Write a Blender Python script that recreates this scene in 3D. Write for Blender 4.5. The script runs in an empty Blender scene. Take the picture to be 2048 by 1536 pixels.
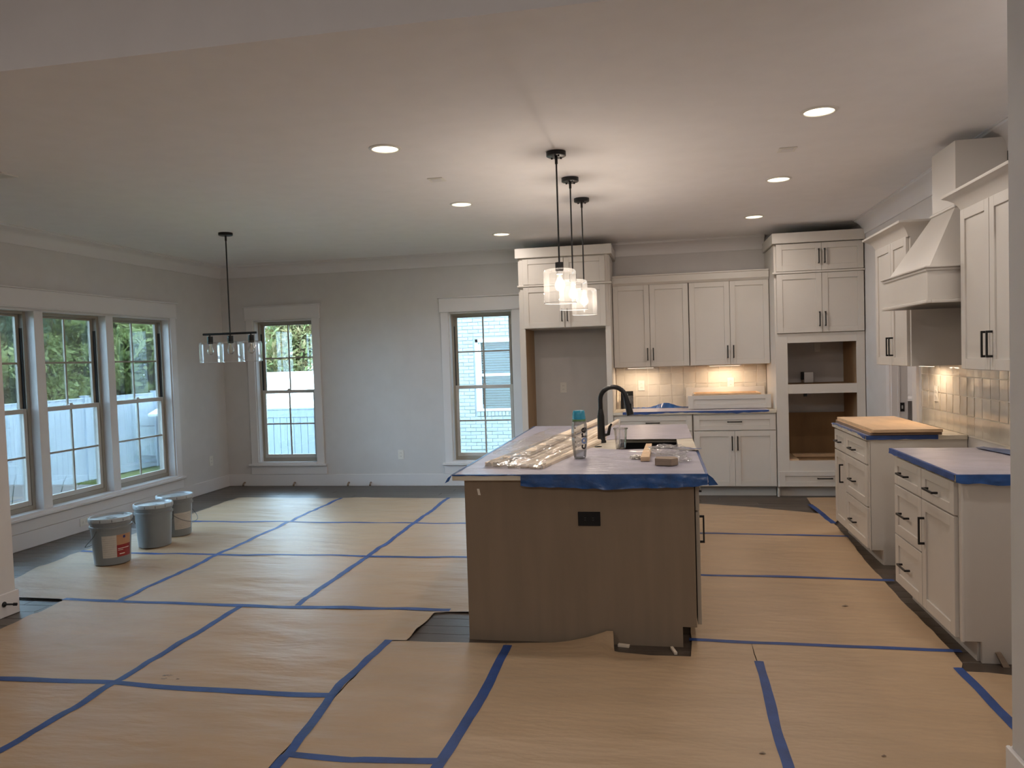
import bpy, bmesh, math, random
import numpy as np
from mathutils import Vector, Matrix, noise as mnoise
R = random.Random(7)
SC = bpy.context.scene
COL = SC.collection
PI = math.pi

# ------------------------------------------------------------------ camera, world, sun, exposure
F_PX, YAW, PITCH, ROLL, CAM_H = 1540.07, -0.1864, -0.0385, -0.0321, 1.5408
cam_data = bpy.data.cameras.new('camera'); cam = bpy.data.objects.new('camera', cam_data); COL.objects.link(cam)
cam_data.sensor_fit = 'HORIZONTAL'; cam_data.sensor_width = 36.0
cam_data.lens = F_PX / 2048 * 36.0
cam_data.shift_x = -2.52 / 2048; cam_data.shift_y = 7.25 / 2048
cam_data.clip_start = 0.05; cam_data.clip_end = 200
_f = Vector((math.sin(YAW) * math.cos(PITCH), math.cos(YAW) * math.cos(PITCH), math.sin(PITCH)))
_r0 = Vector((math.cos(YAW), -math.sin(YAW), 0)); _u0 = _r0.cross(_f)
_r = math.cos(ROLL) * _r0 + math.sin(ROLL) * _u0; _u = -math.sin(ROLL) * _r0 + math.cos(ROLL) * _u0
cam.matrix_world = Matrix(((_r.x, _u.x, -_f.x, 0), (_r.y, _u.y, -_f.y, 0), (_r.z, _u.z, -_f.z, CAM_H), (0, 0, 0, 1)))
SC.camera = cam

world = bpy.data.worlds.new('world'); SC.world = world; world.use_nodes = True
bg = world.node_tree.nodes['Background']
bg.inputs['Color'].default_value = (0.52, 0.74, 1.0, 1); bg.inputs['Strength'].default_value = 17.5

sun_d = bpy.data.lights.new('sun', 'SUN'); sun = bpy.data.objects.new('sun', sun_d); COL.objects.link(sun)
sun_d.energy = 4.5; sun_d.angle = math.radians(0.6); sun_d.color = (1.0, 0.93, 0.78)
sun.rotation_euler = Vector((0.28, 0.15, 0.95)).to_track_quat('Z', 'Y').to_euler()

SC.view_settings.view_transform = 'Standard'; SC.view_settings.look = 'None'
SC.view_settings.gamma = 1; SC.view_settings.use_curve_mapping = False
SC.view_settings.exposure = 0.72
SC.cycles.use_denoising = True
SC.cycles.max_bounces = 10; SC.cycles.diffuse_bounces = 5; SC.cycles.transparent_max_bounces = 24
SC.cycles.glossy_bounces = 4; SC.cycles.sample_clamp_indirect = 6
SC.cycles.caustics_reflective = False; SC.cycles.caustics_refractive = False
CAN_W, PEND_W, UNDER_W = 4.9, 16.5, 1.7
WARM = (1.0, 0.885, 0.80)

# ------------------------------------------------------------------ room dimensions (metres)
XL, XR, D, H = -5.50, 2.08, 9.08, 2.822
YB = 2.86            # where the near room's higher ceiling begins
XPL, YPL = -4.12, 4.24   # left partition: its face and far end
XPR = 1.165          # right partition face
HN = 3.35
ZST, ZW0, ZW1, ZHB, ZHT = 0.28, 0.305, 2.11, 2.132, 2.30
ZB = 0.15
CT = 0.914           # counter top height

# ------------------------------------------------------------------ materials
def mat(name, col, rough=0.6, metal=0.0, var=0.0, vscale=6.0, bump=0.0, bscale=40.0, coat=0.0, spec=0.5, stretch=None, col2=None, trans=0.0, bdist=0.004):
    m = bpy.data.materials.new(name); m.use_nodes = True
    nt = m.node_tree; b = nt.nodes['Principled BSDF']
    b.inputs['Base Color'].default_value = (*col, 1); b.inputs['Roughness'].default_value = rough
    b.inputs['Metallic'].default_value = metal; b.inputs['Specular IOR Level'].default_value = spec
    b.inputs['Coat Weight'].default_value = coat
    if trans: b.inputs['Transmission Weight'].default_value = trans
    tc = nt.nodes.new('ShaderNodeTexCoord'); mp = nt.nodes.new('ShaderNodeMapping')
    nt.links.new(tc.outputs['Object'], mp.inputs['Vector'])
    if stretch: mp.inputs['Scale'].default_value = stretch
    n = nt.nodes.new('ShaderNodeTexNoise'); n.inputs['Scale'].default_value = vscale; n.inputs['Detail'].default_value = 5
    nt.links.new(mp.outputs['Vector'], n.inputs['Vector'])
    mx = nt.nodes.new('ShaderNodeMix'); mx.data_type = 'RGBA'
    c2 = col2 if col2 else tuple(c * (1 - var) for c in col)
    mx.inputs['A'].default_value = (*col, 1); mx.inputs['B'].default_value = (*c2, 1)
    cr = nt.nodes.new('ShaderNodeValToRGB'); cr.color_ramp.elements[0].position = 0.35; cr.color_ramp.elements[1].position = 0.68
    nt.links.new(n.outputs['Fac'], cr.inputs['Fac']); nt.links.new(cr.outputs['Color'], mx.inputs['Factor'])
    nt.links.new(mx.outputs['Result'], b.inputs['Base Color'])
    if bump:
        n2 = nt.nodes.new('ShaderNodeTexNoise'); n2.inputs['Scale'].default_value = bscale; n2.inputs['Detail'].default_value = 4
        nt.links.new(mp.outputs['Vector'], n2.inputs['Vector'])
        bp = nt.nodes.new('ShaderNodeBump'); bp.inputs['Strength'].default_value = bump; bp.inputs['Distance'].default_value = bdist
        nt.links.new(n2.outputs['Fac'], bp.inputs['Height']); nt.links.new(bp.outputs['Normal'], b.inputs['Normal'])
    return m

def per_object(m, amount=0.25):
    """varies the base colour a little from piece to piece"""
    nt = m.node_tree; b = nt.nodes['Principled BSDF']
    src = b.inputs['Base Color'].links[0].from_socket
    oi = nt.nodes.new('ShaderNodeObjectInfo'); mr = nt.nodes.new('ShaderNodeMapRange')
    mr.inputs['To Min'].default_value = 1 - amount; mr.inputs['To Max'].default_value = 1 + amount
    nt.links.new(oi.outputs['Random'], mr.inputs['Value'])
    hs = nt.nodes.new('ShaderNodeHueSaturation'); nt.links.new(mr.outputs['Result'], hs.inputs['Value'])
    nt.links.new(src, hs.inputs['Color']); nt.links.new(hs.outputs['Color'], b.inputs['Base Color'])
    return m

def clear_mat(name, tint=(1, 1, 1), refl=0.08, rough=0.02, haze=0.0, bump=0.0, bscale=30, edge=0.6):
    m = bpy.data.materials.new(name); m.use_nodes = True
    nt = m.node_tree; nt.nodes.remove(nt.nodes['Principled BSDF'])
    out = nt.nodes['Material Output']
    tr = nt.nodes.new('ShaderNodeBsdfTransparent'); tr.inputs['Color'].default_value = (*tint, 1)
    gl = nt.nodes.new('ShaderNodeBsdfGlossy'); gl.inputs['Roughness'].default_value = rough
    lw = nt.nodes.new('ShaderNodeLayerWeight'); lw.inputs['Blend'].default_value = 0.35
    mr = nt.nodes.new('ShaderNodeMapRange'); mr.inputs['To Min'].default_value = refl; mr.inputs['To Max'].default_value = edge
    nt.links.new(lw.outputs['Fresnel'], mr.inputs['Value'])
    mx = nt.nodes.new('ShaderNodeMixShader')
    nt.links.new(mr.outputs['Result'], mx.inputs['Fac']); nt.links.new(tr.outputs[0], mx.inputs[1]); nt.links.new(gl.outputs[0], mx.inputs[2])
    last = mx
    if haze:
        df = nt.nodes.new('ShaderNodeBsdfDiffuse'); df.inputs['Color'].default_value = (0.8, 0.8, 0.8, 1)
        m2 = nt.nodes.new('ShaderNodeMixShader'); m2.inputs['Fac'].default_value = haze
        nt.links.new(mx.outputs[0], m2.inputs[1]); nt.links.new(df.outputs[0], m2.inputs[2]); last = m2
    if bump:
        tc = nt.nodes.new('ShaderNodeTexCoord'); n2 = nt.nodes.new('ShaderNodeTexNoise'); n2.inputs['Scale'].default_value = bscale
        nt.links.new(tc.outputs['Object'], n2.inputs['Vector'])
        bp = nt.nodes.new('ShaderNodeBump'); bp.inputs['Strength'].default_value = bump; bp.inputs['Distance'].default_value = 0.01
        nt.links.new(n2.outputs['Fac'], bp.inputs['Height']); nt.links.new(bp.outputs['Normal'], gl.inputs['Normal'])
        nt.links.new(bp.outputs['Normal'], lw.inputs['Normal'])
    nt.links.new(last.outputs[0], out.inputs['Surface'])
    return m

def emit_mat(name, col, s):
    m = bpy.data.materials.new(name); m.use_nodes = True
    b = m.node_tree.nodes['Principled BSDF']; b.inputs['Base Color'].default_value = (.02, .02, .02, 1)
    b.inputs['Emission Color'].default_value = (*col, 1); b.inputs['Emission Strength'].default_value = s
    return m

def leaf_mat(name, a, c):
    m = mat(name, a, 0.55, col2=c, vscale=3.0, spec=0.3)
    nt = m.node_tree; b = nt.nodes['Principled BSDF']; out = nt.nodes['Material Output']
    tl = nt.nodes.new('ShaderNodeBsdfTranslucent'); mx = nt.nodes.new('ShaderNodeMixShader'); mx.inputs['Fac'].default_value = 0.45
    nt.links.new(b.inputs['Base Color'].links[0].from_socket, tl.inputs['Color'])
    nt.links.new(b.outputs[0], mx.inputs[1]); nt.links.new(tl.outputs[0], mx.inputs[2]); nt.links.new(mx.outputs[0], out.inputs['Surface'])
    return m

M = dict(
    wall=mat('wall_paint', (0.62, 0.60, 0.59), 0.75, var=0.04, bump=0.05, bscale=220),
    ceiling=mat('ceiling_paint', (0.85, 0.835, 0.84), 0.85, var=0.03, bump=0.05, bscale=200),
    trim=mat('trim_paint', (0.71, 0.69, 0.69), 0.4, var=0.03, vscale=3),
    cab=mat('cabinet_paint', (0.60, 0.565, 0.52), 0.38, var=0.03, vscale=3),
    tan=mat('unfinished_board', (0.40, 0.25, 0.13), 0.7, var=0.2, stretch=(8, 8, 1), vscale=5),
    ply=mat('plywood_back', (0.33, 0.19, 0.08), 0.65, var=0.35, stretch=(1, 1, 0.3), vscale=3),
    gap=mat('gap_shadow', (0.02, 0.02, 0.02), 0.8),
    black=mat('matte_black_metal', (0.012, 0.012, 0.013), 0.38, metal=0.3, var=0.2),
    blackp=mat('black_plastic', (0.008, 0.008, 0.009), 0.5, spec=0.25),
    white=mat('white_plastic', (0.75, 0.73, 0.68), 0.35, var=0.02),
    slot=mat('outlet_slot', (0.05, 0.05, 0.05), 0.6),
    frame=mat('taupe_window_vinyl', (0.33, 0.30, 0.25), 0.5, var=0.06),
    sash=mat('pale_sash_vinyl', (0.52, 0.50, 0.46), 0.5, var=0.05),
    kraft=mat('kraft_paper', (0.445, 0.31, 0.19), 0.46, var=0.10, vscale=2.2, bump=0.9, bscale=5, bdist=0.012, stretch=(0.7, 2.4, 1)),
    tape=mat('blue_masking_tape', (0.020, 0.066, 0.25), 0.55, var=0.35, vscale=9, bump=0.3, bscale=60),
    film=mat('lavender_surface_film', (0.41, 0.395, 0.475), 0.38, var=0.20, vscale=4, bump=1.0, bscale=10, bdist=0.010, coat=0.15, stretch=(1, 2.2, 1)),
    bfilm=mat('blue_film_edge', (0.014, 0.085, 0.30), 0.27, var=0.45, vscale=14, bump=0.9, bscale=22, coat=0.12),
    stone=mat('cream_quartz', (0.72, 0.68, 0.58), 0.2, col2=(0.60, 0.54, 0.44), vscale=3.5, stretch=(1, 3, 1)),
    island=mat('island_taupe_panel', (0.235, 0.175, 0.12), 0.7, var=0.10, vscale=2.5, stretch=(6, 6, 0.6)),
    islandp=mat('island_taupe_paint', (0.38, 0.33, 0.27), 0.5, var=0.08, vscale=3),
    wood=mat('light_raw_wood', (0.68, 0.48, 0.30), 0.6, var=0.25, vscale=4, stretch=(3, 3, 12)),
    pwood=mat('primed_trim_wood', (0.80, 0.68, 0.54), 0.55, var=0.16, vscale=4, stretch=(6, 1, 6)),
    dwood=mat('grey_brown_wood', (0.30, 0.225, 0.165), 0.6, var=0.25, vscale=6, stretch=(2, 2, 14)),
    plywood=mat('birch_plywood', (0.72, 0.50, 0.31), 0.55, var=0.14, vscale=3, stretch=(4, 1, 1)),
    dark_edge=mat('board_edge', (0.25, 0.17, 0.12), 0.7, var=0.2),
    grout=mat('pale_grout', (0.80, 0.75, 0.67), 0.85),
    metal=mat('galvanised_metal', (0.55, 0.55, 0.56), 0.35, metal=0.7, var=0.1),
    wire=mat('dull_wire', (0.12, 0.12, 0.125), 0.5, metal=0.4),
    bucket=mat('grey_pail_plastic', (0.20, 0.215, 0.225), 0.33, var=0.08, vscale=5),
    lidm=mat('pale_grey_lid_plastic', (0.36, 0.39, 0.41), 0.3, var=0.06),
    label=mat('pail_label_paper', (0.50, 0.46, 0.41), 0.55, var=0.1, vscale=30),
    red=mat('red_label_print', (0.22, 0.010, 0.014), 0.5, col2=(0.30, 0.04, 0.03), vscale=10),
    orange=mat('orange_label_print', (0.42, 0.22, 0.12), 0.5, var=0.2, vscale=9),
    navy=mat('navy_print', (0.02, 0.03, 0.16), 0.5),
    cream_print=mat('cream_print', (0.75, 0.70, 0.62), 0.5),
    greyprint=mat('grey_fine_print', (0.28, 0.25, 0.22), 0.6),
    bluecap=mat('blue_cap_plastic', (0.03, 0.30, 0.46), 0.25, var=0.2, coat=0.3),
    green=mat('green_band_print', (0.10, 0.22, 0.06), 0.4),
    blackprint=mat('black_print', (0.01, 0.01, 0.012), 0.4),
    blueprint=mat('blue_print', (0.16, 0.24, 0.45), 0.4),
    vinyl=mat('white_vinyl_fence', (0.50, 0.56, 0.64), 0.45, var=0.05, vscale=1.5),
    vinyl_shaded=mat('painted_shade_vinyl_fence', (0.105, 0.125, 0.155), 0.45, var=0.05, vscale=1.5),  # same fence vinyl, with shade put into a darker colour
    grass=mat('lawn_soil', (0.16, 0.20, 0.06), 0.9, var=0.5, vscale=8, bump=0.6, bscale=30),
    blade=leaf_mat('grass_blade', (0.16, 0.22, 0.05), (0.28, 0.29, 0.10)),
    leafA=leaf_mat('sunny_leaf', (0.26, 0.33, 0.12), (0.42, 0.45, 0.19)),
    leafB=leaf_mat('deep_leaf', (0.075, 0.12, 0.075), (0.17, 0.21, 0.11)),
    leafC=leaf_mat('hedge_leaf', (0.15, 0.20, 0.06), (0.30, 0.20, 0.10)),
    bark=mat('tree_bark', (0.22, 0.17, 0.13), 0.9, var=0.4, vscale=12, bump=0.8, bscale=20),
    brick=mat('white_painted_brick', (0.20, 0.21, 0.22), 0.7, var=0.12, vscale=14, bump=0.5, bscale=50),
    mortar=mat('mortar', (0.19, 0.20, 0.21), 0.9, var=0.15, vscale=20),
    blind=mat('blind_slat', (0.22, 0.29, 0.33), 0.5),
    roofm=mat('pale_metal_roof', (0.85, 0.85, 0.84), 0.5),
    shingle=mat('grey_roof', (0.16, 0.16, 0.17), 0.9, var=0.3),
    siding=mat('outer_wall_board', (0.6, 0.6, 0.6), 0.8, var=0.1),
    window_glass=clear_mat('window_glass', (0.93, 0.97, 0.96), refl=0.07, rough=0.0, edge=0.9),
    shade_glass=clear_mat('clear_shade_glass', (0.985, 0.985, 0.98), refl=0.03, rough=0.03, haze=0.035, edge=0.55),
    rim=clear_mat('glass_rim', (0.95, 0.95, 0.94), refl=0.25, rough=0.1, haze=0.30, edge=0.7),
    bulb_glass=clear_mat('bulb_glass', (0.98, 0.97, 0.94), refl=0.08, rough=0.02, edge=0.8),
    plastic=clear_mat('clear_plastic_wrap', (0.97, 0.97, 0.97), refl=0.07, rough=0.12, haze=0.05, bump=1.0, bscale=26, edge=0.42),
    cup=clear_mat('clear_cup_plastic', (0.93, 0.93, 0.93), refl=0.10, rough=0.05, edge=0.8),
    bottle=clear_mat('clear_bottle_plastic', (0.86, 0.87, 0.88), refl=0.12, rough=0.06, haze=0.12, edge=0.8),
    can_glow=emit_mat('downlight_glow', (1.0, 0.86, 0.62), 1.6),
    filament=emit_mat('warm_filament', (1.0, 0.76, 0.46), 7.0),
    lit_bulb=emit_mat('glowing_bulb_glass', (1.0, 0.70, 0.40), 0.5),
    bar_glow=emit_mat('light_bar_glow', (1.0, 0.86, 0.68), 2.0),
    offfil=mat('unlit_filament', (0.45, 0.35, 0.2), 0.4, metal=0.5),
)
M['tile'] = per_object(mat('glazed_tile', (0.68, 0.63, 0.55), 0.10, var=0.10, vscale=9, bump=0.5, bscale=11, coat=0.3), 0.09)
M['plank'] = per_object(mat('dark_oak_plank', (0.088, 0.066, 0.050), 0.34, var=0.35, vscale=3, stretch=(1.2, 14, 1), bump=0.15, bscale=30), 0.28)
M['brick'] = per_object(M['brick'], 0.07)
def glow_mix(m):
    nt = m.node_tree; b = nt.nodes['Principled BSDF']; out = nt.nodes['Material Output']
    tr = nt.nodes.new('ShaderNodeBsdfTransparent'); mx = nt.nodes.new('ShaderNodeMixShader'); mx.inputs['Fac'].default_value = 0.55
    nt.links.new(tr.outputs[0], mx.inputs[1]); nt.links.new(b.outputs[0], mx.inputs[2]); nt.links.new(mx.outputs[0], out.inputs['Surface'])
glow_mix(M['lit_bulb'])
M['glossfloor'] = mat('subfloor', (0.07, 0.055, 0.045), 0.6)

# ------------------------------------------------------------------ mesh builder
class MB:
    def __init__(s, T=None): s.v = []; s.f = []; s.T = T
    def add(s, vs, fs):
        n = len(s.v); s.v += [s.T(*p) if s.T else tuple(p) for p in vs]; s.f += [tuple(i + n for i in f) for f in fs]; return s
    def box(s, x0, x1, y0, y1, z0, z1):
        x0, x1 = min(x0, x1), max(x0, x1); y0, y1 = min(y0, y1), max(y0, y1); z0, z1 = min(z0, z1), max(z0, z1)
        return s.add([(x0, y0, z0), (x1, y0, z0), (x1, y1, z0), (x0, y1, z0), (x0, y0, z1), (x1, y0, z1), (x1, y1, z1), (x0, y1, z1)],
                     [(0, 3, 2, 1), (4, 5, 6, 7), (0, 1, 5, 4), (1, 2, 6, 5), (2, 3, 7, 6), (3, 0, 4, 7)])
    def hexa(s, lo, hi):   # lo, hi: 4 corners each (ccw from above)
        return s.add(list(lo) + list(hi), [(3, 2, 1, 0), (4, 5, 6, 7), (0, 1, 5, 4), (1, 2, 6, 5), (2, 3, 7, 6), (3, 0, 4, 7)])
    def tube(s, pts, r, n=10, cap=True):
        pts = [Vector(p) for p in pts]; rs = r if isinstance(r, (list, tuple)) else [r] * len(pts)
        vs = []; fs = []; up = None
        for i, p in enumerate(pts):
            t = (pts[min(i + 1, len(pts) - 1)] - pts[max(i - 1, 0)]).normalized()
            if up is None: up = t.orthogonal().normalized()
            up = (up - t * up.dot(t)).normalized(); w = t.cross(up)
            for k in range(n):
                a = 2 * PI * k / n; vs.append(tuple(p + (up * math.cos(a) + w * math.sin(a)) * rs[i]))
        for i in range(len(pts) - 1):
            for k in range(n):
                a = i * n + k; b = i * n + (k + 1) % n; fs.append((a, b, b + n, a + n))
        if cap:
            fs.append(tuple(range(n - 1, -1, -1))); m = (len(pts) - 1) * n; fs.append(tuple(range(m, m + n)))
        return s.add(vs, fs)
    def lathe(s, prof, c, n=28, a0=0.0, a1=2 * PI, cap=False):
        full = abs(a1 - a0 - 2 * PI) < 1e-6; k = n if full else n + 1
        vs = []; fs = []
        for r, z in prof:
            for i in range(k):
                a = a0 + (a1 - a0) * i / n; vs.append((c[0] + r * math.cos(a), c[1] + r * math.sin(a), c[2] + z))
        for j in range(len(prof) - 1):
            for i in range(n):
                a = j * k + i; b = j * k + (i + 1) % k; fs.append((a, b, b + k, a + k))
        if cap:
            fs.append(tuple(range(k - 1, -1, -1))); m = (len(prof) - 1) * k; fs.append(tuple(range(m, m + k)))
        return s.add(vs, fs)
    def prism(s, poly, h0, h1, axis='z'):
        n = len(poly)
        def q(a, b, h): return {'z': (a, b, h), 'y': (a, h, b), 'x': (h, a, b)}[axis]
        return s.add([q(a, b, h0) for a, b in poly] + [q(a, b, h1) for a, b in poly],
                     [tuple(range(n - 1, -1, -1)), tuple(range(n, 2 * n))] + [(i, (i + 1) % n, n + (i + 1) % n, n + i) for i in range(n)])
    def sweep(s, prof, path_fn, npts):
        """prof: [(out, z)]; path_fn(out) -> npts (x, y) points"""
        vs = []; fs = []
        for o, z in prof: vs += [(x, y, z) for x, y in path_fn(o)]
        for j in range(len(prof) - 1):
            for i in range(npts - 1):
                a = j * npts + i; fs.append((a, a + 1, a + 1 + npts, a + npts))
        return s.add(vs, fs)
    def mesh(s, name, mt, org=(0, 0, 0), smooth=False, bevel=0.0):
        me = bpy.data.meshes.new(name); bm = bmesh.new()
        vv = [bm.verts.new((x - org[0], y - org[1], z - org[2])) for x, y, z in s.v]
        for f in s.f:
            try: bm.faces.new([vv[i] for i in f])
            except ValueError: pass
        bmesh.ops.recalc_face_normals(bm, faces=bm.faces)
        if bevel:
            bmesh.ops.bevel(bm, geom=[e for e in bm.edges if len(e.link_faces) == 2 and e.calc_face_angle(0) > 0.5], offset=bevel, segments=1, affect='EDGES')
        bm.to_mesh(me); bm.free(); me.materials.append(mt)
        if smooth:
            me.polygons.foreach_set('use_smooth', [True] * len(me.polygons))
            try: me.set_sharp_from_angle(angle=math.radians(40))
            except Exception: pass
        return me
    def build(s, name, mt, parent=None, smooth=False, bevel=0.0, org=None, **pr):
        if org is None: org = root_loc(parent) if parent else centre(s.v)
        o = bpy.data.objects.new(name, s.mesh(name, mt, org, smooth, bevel)); COL.objects.link(o)
        if parent: o.parent = parent
        else: o.location = org
        for k, v in pr.items(): o[k] = v
        return o

def centre(v):
    a = np.array(v); return (float((a[:, 0].min() + a[:, 0].max()) / 2), float((a[:, 1].min() + a[:, 1].max()) / 2), float(a[:, 2].min()))
def root_loc(o):
    while o.parent: o = o.parent
    return tuple(o.location)
def thing(name, label, cat, loc, group=None, kind=None):
    o = bpy.data.objects.new(name, None); COL.objects.link(o); o.location = loc; o.empty_display_size = 0.1
    o['label'] = label
    if cat: o['category'] = cat
    if group: o['group'] = group
    if kind: o['kind'] = kind
    return o
def tag(o, label, cat, group=None, kind=None):
    o['label'] = label
    if cat: o['category'] = cat
    if group: o['group'] = group
    if kind: o['kind'] = kind
    return o
def structure(o, label=None):
    o['kind'] = 'structure'
    if label: o['label'] = label
    return o
def put(name, me, parent, loc):
    """a piece sharing mesh data, at a world place, under its root"""
    o = bpy.data.objects.new(name, me); COL.objects.link(o); o.parent = parent
    r = root_loc(parent); o.location = (loc[0] - r[0], loc[1] - r[1], loc[2] - r[2]); return o
def light(name, kind, loc, power, col, size=0.1, rot=(0, 0, 0), parent=None, spot=None, shape=None, sy=None):
    d = bpy.data.lights.new(name, kind); d.energy = power; d.color = col
    if kind == 'AREA':
        d.size = size
        if shape: d.shape = shape
        if sy: d.size_y = sy
    else: d.shadow_soft_size = size
    if spot: d.spot_size = spot; d.spot_blend = 0.8
    o = bpy.data.objects.new(name, d); COL.objects.link(o); o.rotation_euler = rot
    if parent:
        r = root_loc(parent); o.parent = parent; o.location = (loc[0] - r[0], loc[1] - r[1], loc[2] - r[2])
    else: o.location = loc
    return o

# local frames: lx to the viewer's right, ly into the thing, lz up
def facing_y(x0, y0): return lambda x, y, z: (x0 + x, y0 + y, z)              # front towards -Y
def facing_x(x0, y0): return lambda x, y, z: (x0 + y, y0 - x, z)              # front towards -X
def facing_px(x0, y0): return lambda x, y, z: (x0 - y, y0 + x, z)             # front towards +X

# ================================================================== STRUCTURE
# floor: slab and dark planks running left to right
fl = structure(MB().box(-9.0, 5.0, -4.2, D + 0.2, -0.30, -0.014).build('floor', M['glossfloor'], org=(0, 0, 0)), 'dark oak plank floor mostly hidden under kraft paper')
PW = 0.127
plank_me = {}
for L in (1.2, 1.6, 2.0, 2.4, 2.8):
    plank_me[L] = MB().box(-L / 2 + .0012, L / 2 - .0012, -PW / 2 + .0012, PW / 2 - .0012, -0.0135, 0).mesh('plank', M['plank'], bevel=0.0015)
rows = int((D - 2.86) / PW) + 1; n_pl = 0
for r in range(rows):
    y = D - PW / 2 - r * PW; x = XL + [0, -0.7, -1.3, -0.35, -1.0][r % 5]
    x_end = XR if y > 4.0 else 2.3
    x_beg = XL if y > 4.3 else -4.2
    while x < x_end:
        L = R.choice([2.0, 2.4, 2.8, 1.6]);
        if x + L > x_beg and n_pl < 298:
            put('plank', plank_me[L], fl, (x + L / 2, y, 0)); n_pl += 1
        x += L

def wall_with_holes(name, axis, c0, c1, a0, a1, z0, z1, holes, label):
    """slab between c0..c1 across, a0..a1 along, with rectangular holes (a, b, zlo, zhi)"""
    m = MB(); B = (lambda p, q, u, v: m.box(p, q, c0, c1, u, v)) if axis == 'x' else (lambda p, q, u, v: m.box(c0, c1, p, q, u, v))
    a = a0
    for h0, h1, zl, zh in sorted(holes):
        if h0 > a: B(a, h0, z0, z1)
        if zl > z0: B(h0, h1, z0, zl)
        if zh < z1: B(h0, h1, zh, z1)
        a = h1
    B(a, a1, z0, z1)
    return structure(m.build(name, M['wall'], org=(0, 0, 0)), label)

WT = 0.20
W2 = (-5.06, -4.26); W3 = (-2.485, -1.70)
LW = [(5.17, 6.03), (6.135, 6.95), (7.055, 7.98)]
wall_with_holes('wall_back', 'x', D, D + WT, XL - WT, XR + 3.0, -0.3, 3.5, [(W2[0], W2[1], ZW0, ZW1), (W3[0], W3[1], ZW0, ZW1)], 'warm grey back wall with two tall windows')
wall_with_holes('wall_left', 'y', XL - WT, XL, 2.5, D, -0.3, 3.5, [(LW[0][0], LW[2][1], ZW0, ZW1)], 'warm grey left wall with a triple window')
wall_with_holes('wall_right', 'y', XR, XR + 0.12, YB, D, 0, 3.5, [(6.86, 7.50, -0.1, 2.05)], 'warm grey right wall behind the cabinets')
# left partition (living room side) and its return, right partition and its return
structure(MB().box(XL - WT, XPL, -4.0, YPL - 0.0, 0, HN).build('wall_left_near', M['wall'], org=(0, 0, 0)), 'left partition end with door stop on its baseboard')
structure(MB().box(XPR, 4.5, -4.0, YB, 0, HN).build('wall_right_near', M['wall'], org=(0, 0, 0)), 'right partition at the very edge of the view')
wall_with_holes('wall_rear', 'x', -4.2, -4.0, -6, 4.5, 0, HN, [], 'wall behind the viewer')
structure(MB().box(XL - WT, XR + 3.0, YB, D + WT, H, H + 0.6).build('ceiling', M['ceiling'], org=(0, 0, 0)), 'pale flat kitchen and dining ceiling')
structure(MB().box(-6, 4.5, -4.2, YB, HN, HN + 0.1).build('ceiling_near', M['ceiling'], org=(0, 0, 0)), 'higher ceiling of the near room')
# unseen eaves, added and sized for the daylight at the windows; roof slab
structure(MB().box(-6.0, XL - WT, 0, 10.1, 2.95, 3.1).box(-6.0, 4, D + WT, 9.65, 2.95, 3.1).build('added_eaves', M['siding'], org=(0, 0, 0)), 'unseen eaves added above the windows to shape the daylight')
structure(MB().box(-6.0, 6, -4.5, 9.65, 3.6, 3.8).build('roof', M['shingle'], org=(0, 0, 0)), 'house roof')
# pantry behind the right wall
pm = MB().box(3.3, 3.4, 6.0, D, 0, 2.6).box(XR + .12, 3.4, 6.0, 6.1, 0, 2.6).box(XR + .12, 3.4, 6.0, D, 2.5, 2.6)
structure(pm.build('wall_pantry', M['wall'], org=(0, 0, 0)), 'dim pantry walls seen through the doorway')
light('pantry_fill_light', 'AREA', (2.75, 7.8, 2.45), 9.0, WARM, .14, shape='DISK')  # added light without a fixture, lifts the dark pantry
tag(MB().box(2.21, 3.28, 8.6, D - 0.01, .96, .99).build('pantry_shelf', M['trim'], bevel=.002), 'white pantry shelf seen through the narrow doorway', 'shelf')

for x in (-2.6, 0.2): light('near_room_fill_light', 'AREA', (x, -1.2, HN - .02), 28.0, (1.0, .93, .87), .14, shape='DISK')  # unseen lights added to brighten the ceiling drop and near floor
light('passage_fill_light', 'AREA', (1.62, 3.25, H - .01), 5.0, (1.0, .93, .87), .14, shape='DISK')  # unseen light added to brighten the near cabinet's end panel
# doorway casing (right wall)
dr = MB()
dr.box(XR - 0.02, XR, 7.50, 7.60, 0, 2.14).box(XR - 0.02, XR, 6.75, 6.86, 0, 2.14).box(XR - 0.02, XR, 6.75, 7.60, 2.05, 2.16)
dr.box(XR - 0.005, XR + .13, 7.48, 7.50, 0, 2.05).box(XR - 0.005, XR + .13, 6.86, 6.88, 0, 2.05).box(XR - 0.005, XR + .13, 6.86, 7.50, 2.03, 2.05)
dr.box(XR + .045, XR + .06, 7.465, 7.48, 0, 2.03)
door = structure(dr.build('door_1', M['trim'], org=(XR, 7.1, 0)), 'white cased pantry doorway beside the oven tower')
MB().box(XR + .065, XR + .10, 7.474, 7.481, 0.945, 1.025).build('strike_plate', M['black'], door)
MB().box(XR + .075, XR + .088, 7.472, 7.475, 0.97, 1.0).build('latch_hole', M['metal'], door)

# baseboards
def base(name, boxes, label):
    m = MB()
    for b in boxes: m.box(*b)
    return structure(m.build(name, M['trim'], org=(0, 0, 0), bevel=0.004), label)
base('baseboard_back', [(XL, -1.50, D - 0.016, D, 0, ZB)], 'tall white baseboard on the back wall')
base('baseboard_left', [(XL, XL + 0.016, YPL, D - .016, 0, ZB)], 'tall white baseboard under the triple window')
base('baseboard_left_near', [(XPL, XPL + 0.016, -4, YPL + 0.016, 0, ZB), (XL, XPL, YPL, YPL + .016, 0, ZB)], 'baseboard wrapping the left partition end')
base('baseboard_right_near', [(XPR - 0.016, XPR, -4, YB + 0.016, 0, ZB), (XPR, XR, YB, YB + .016, 0, ZB)], 'baseboard wrapping the right partition end')
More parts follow.
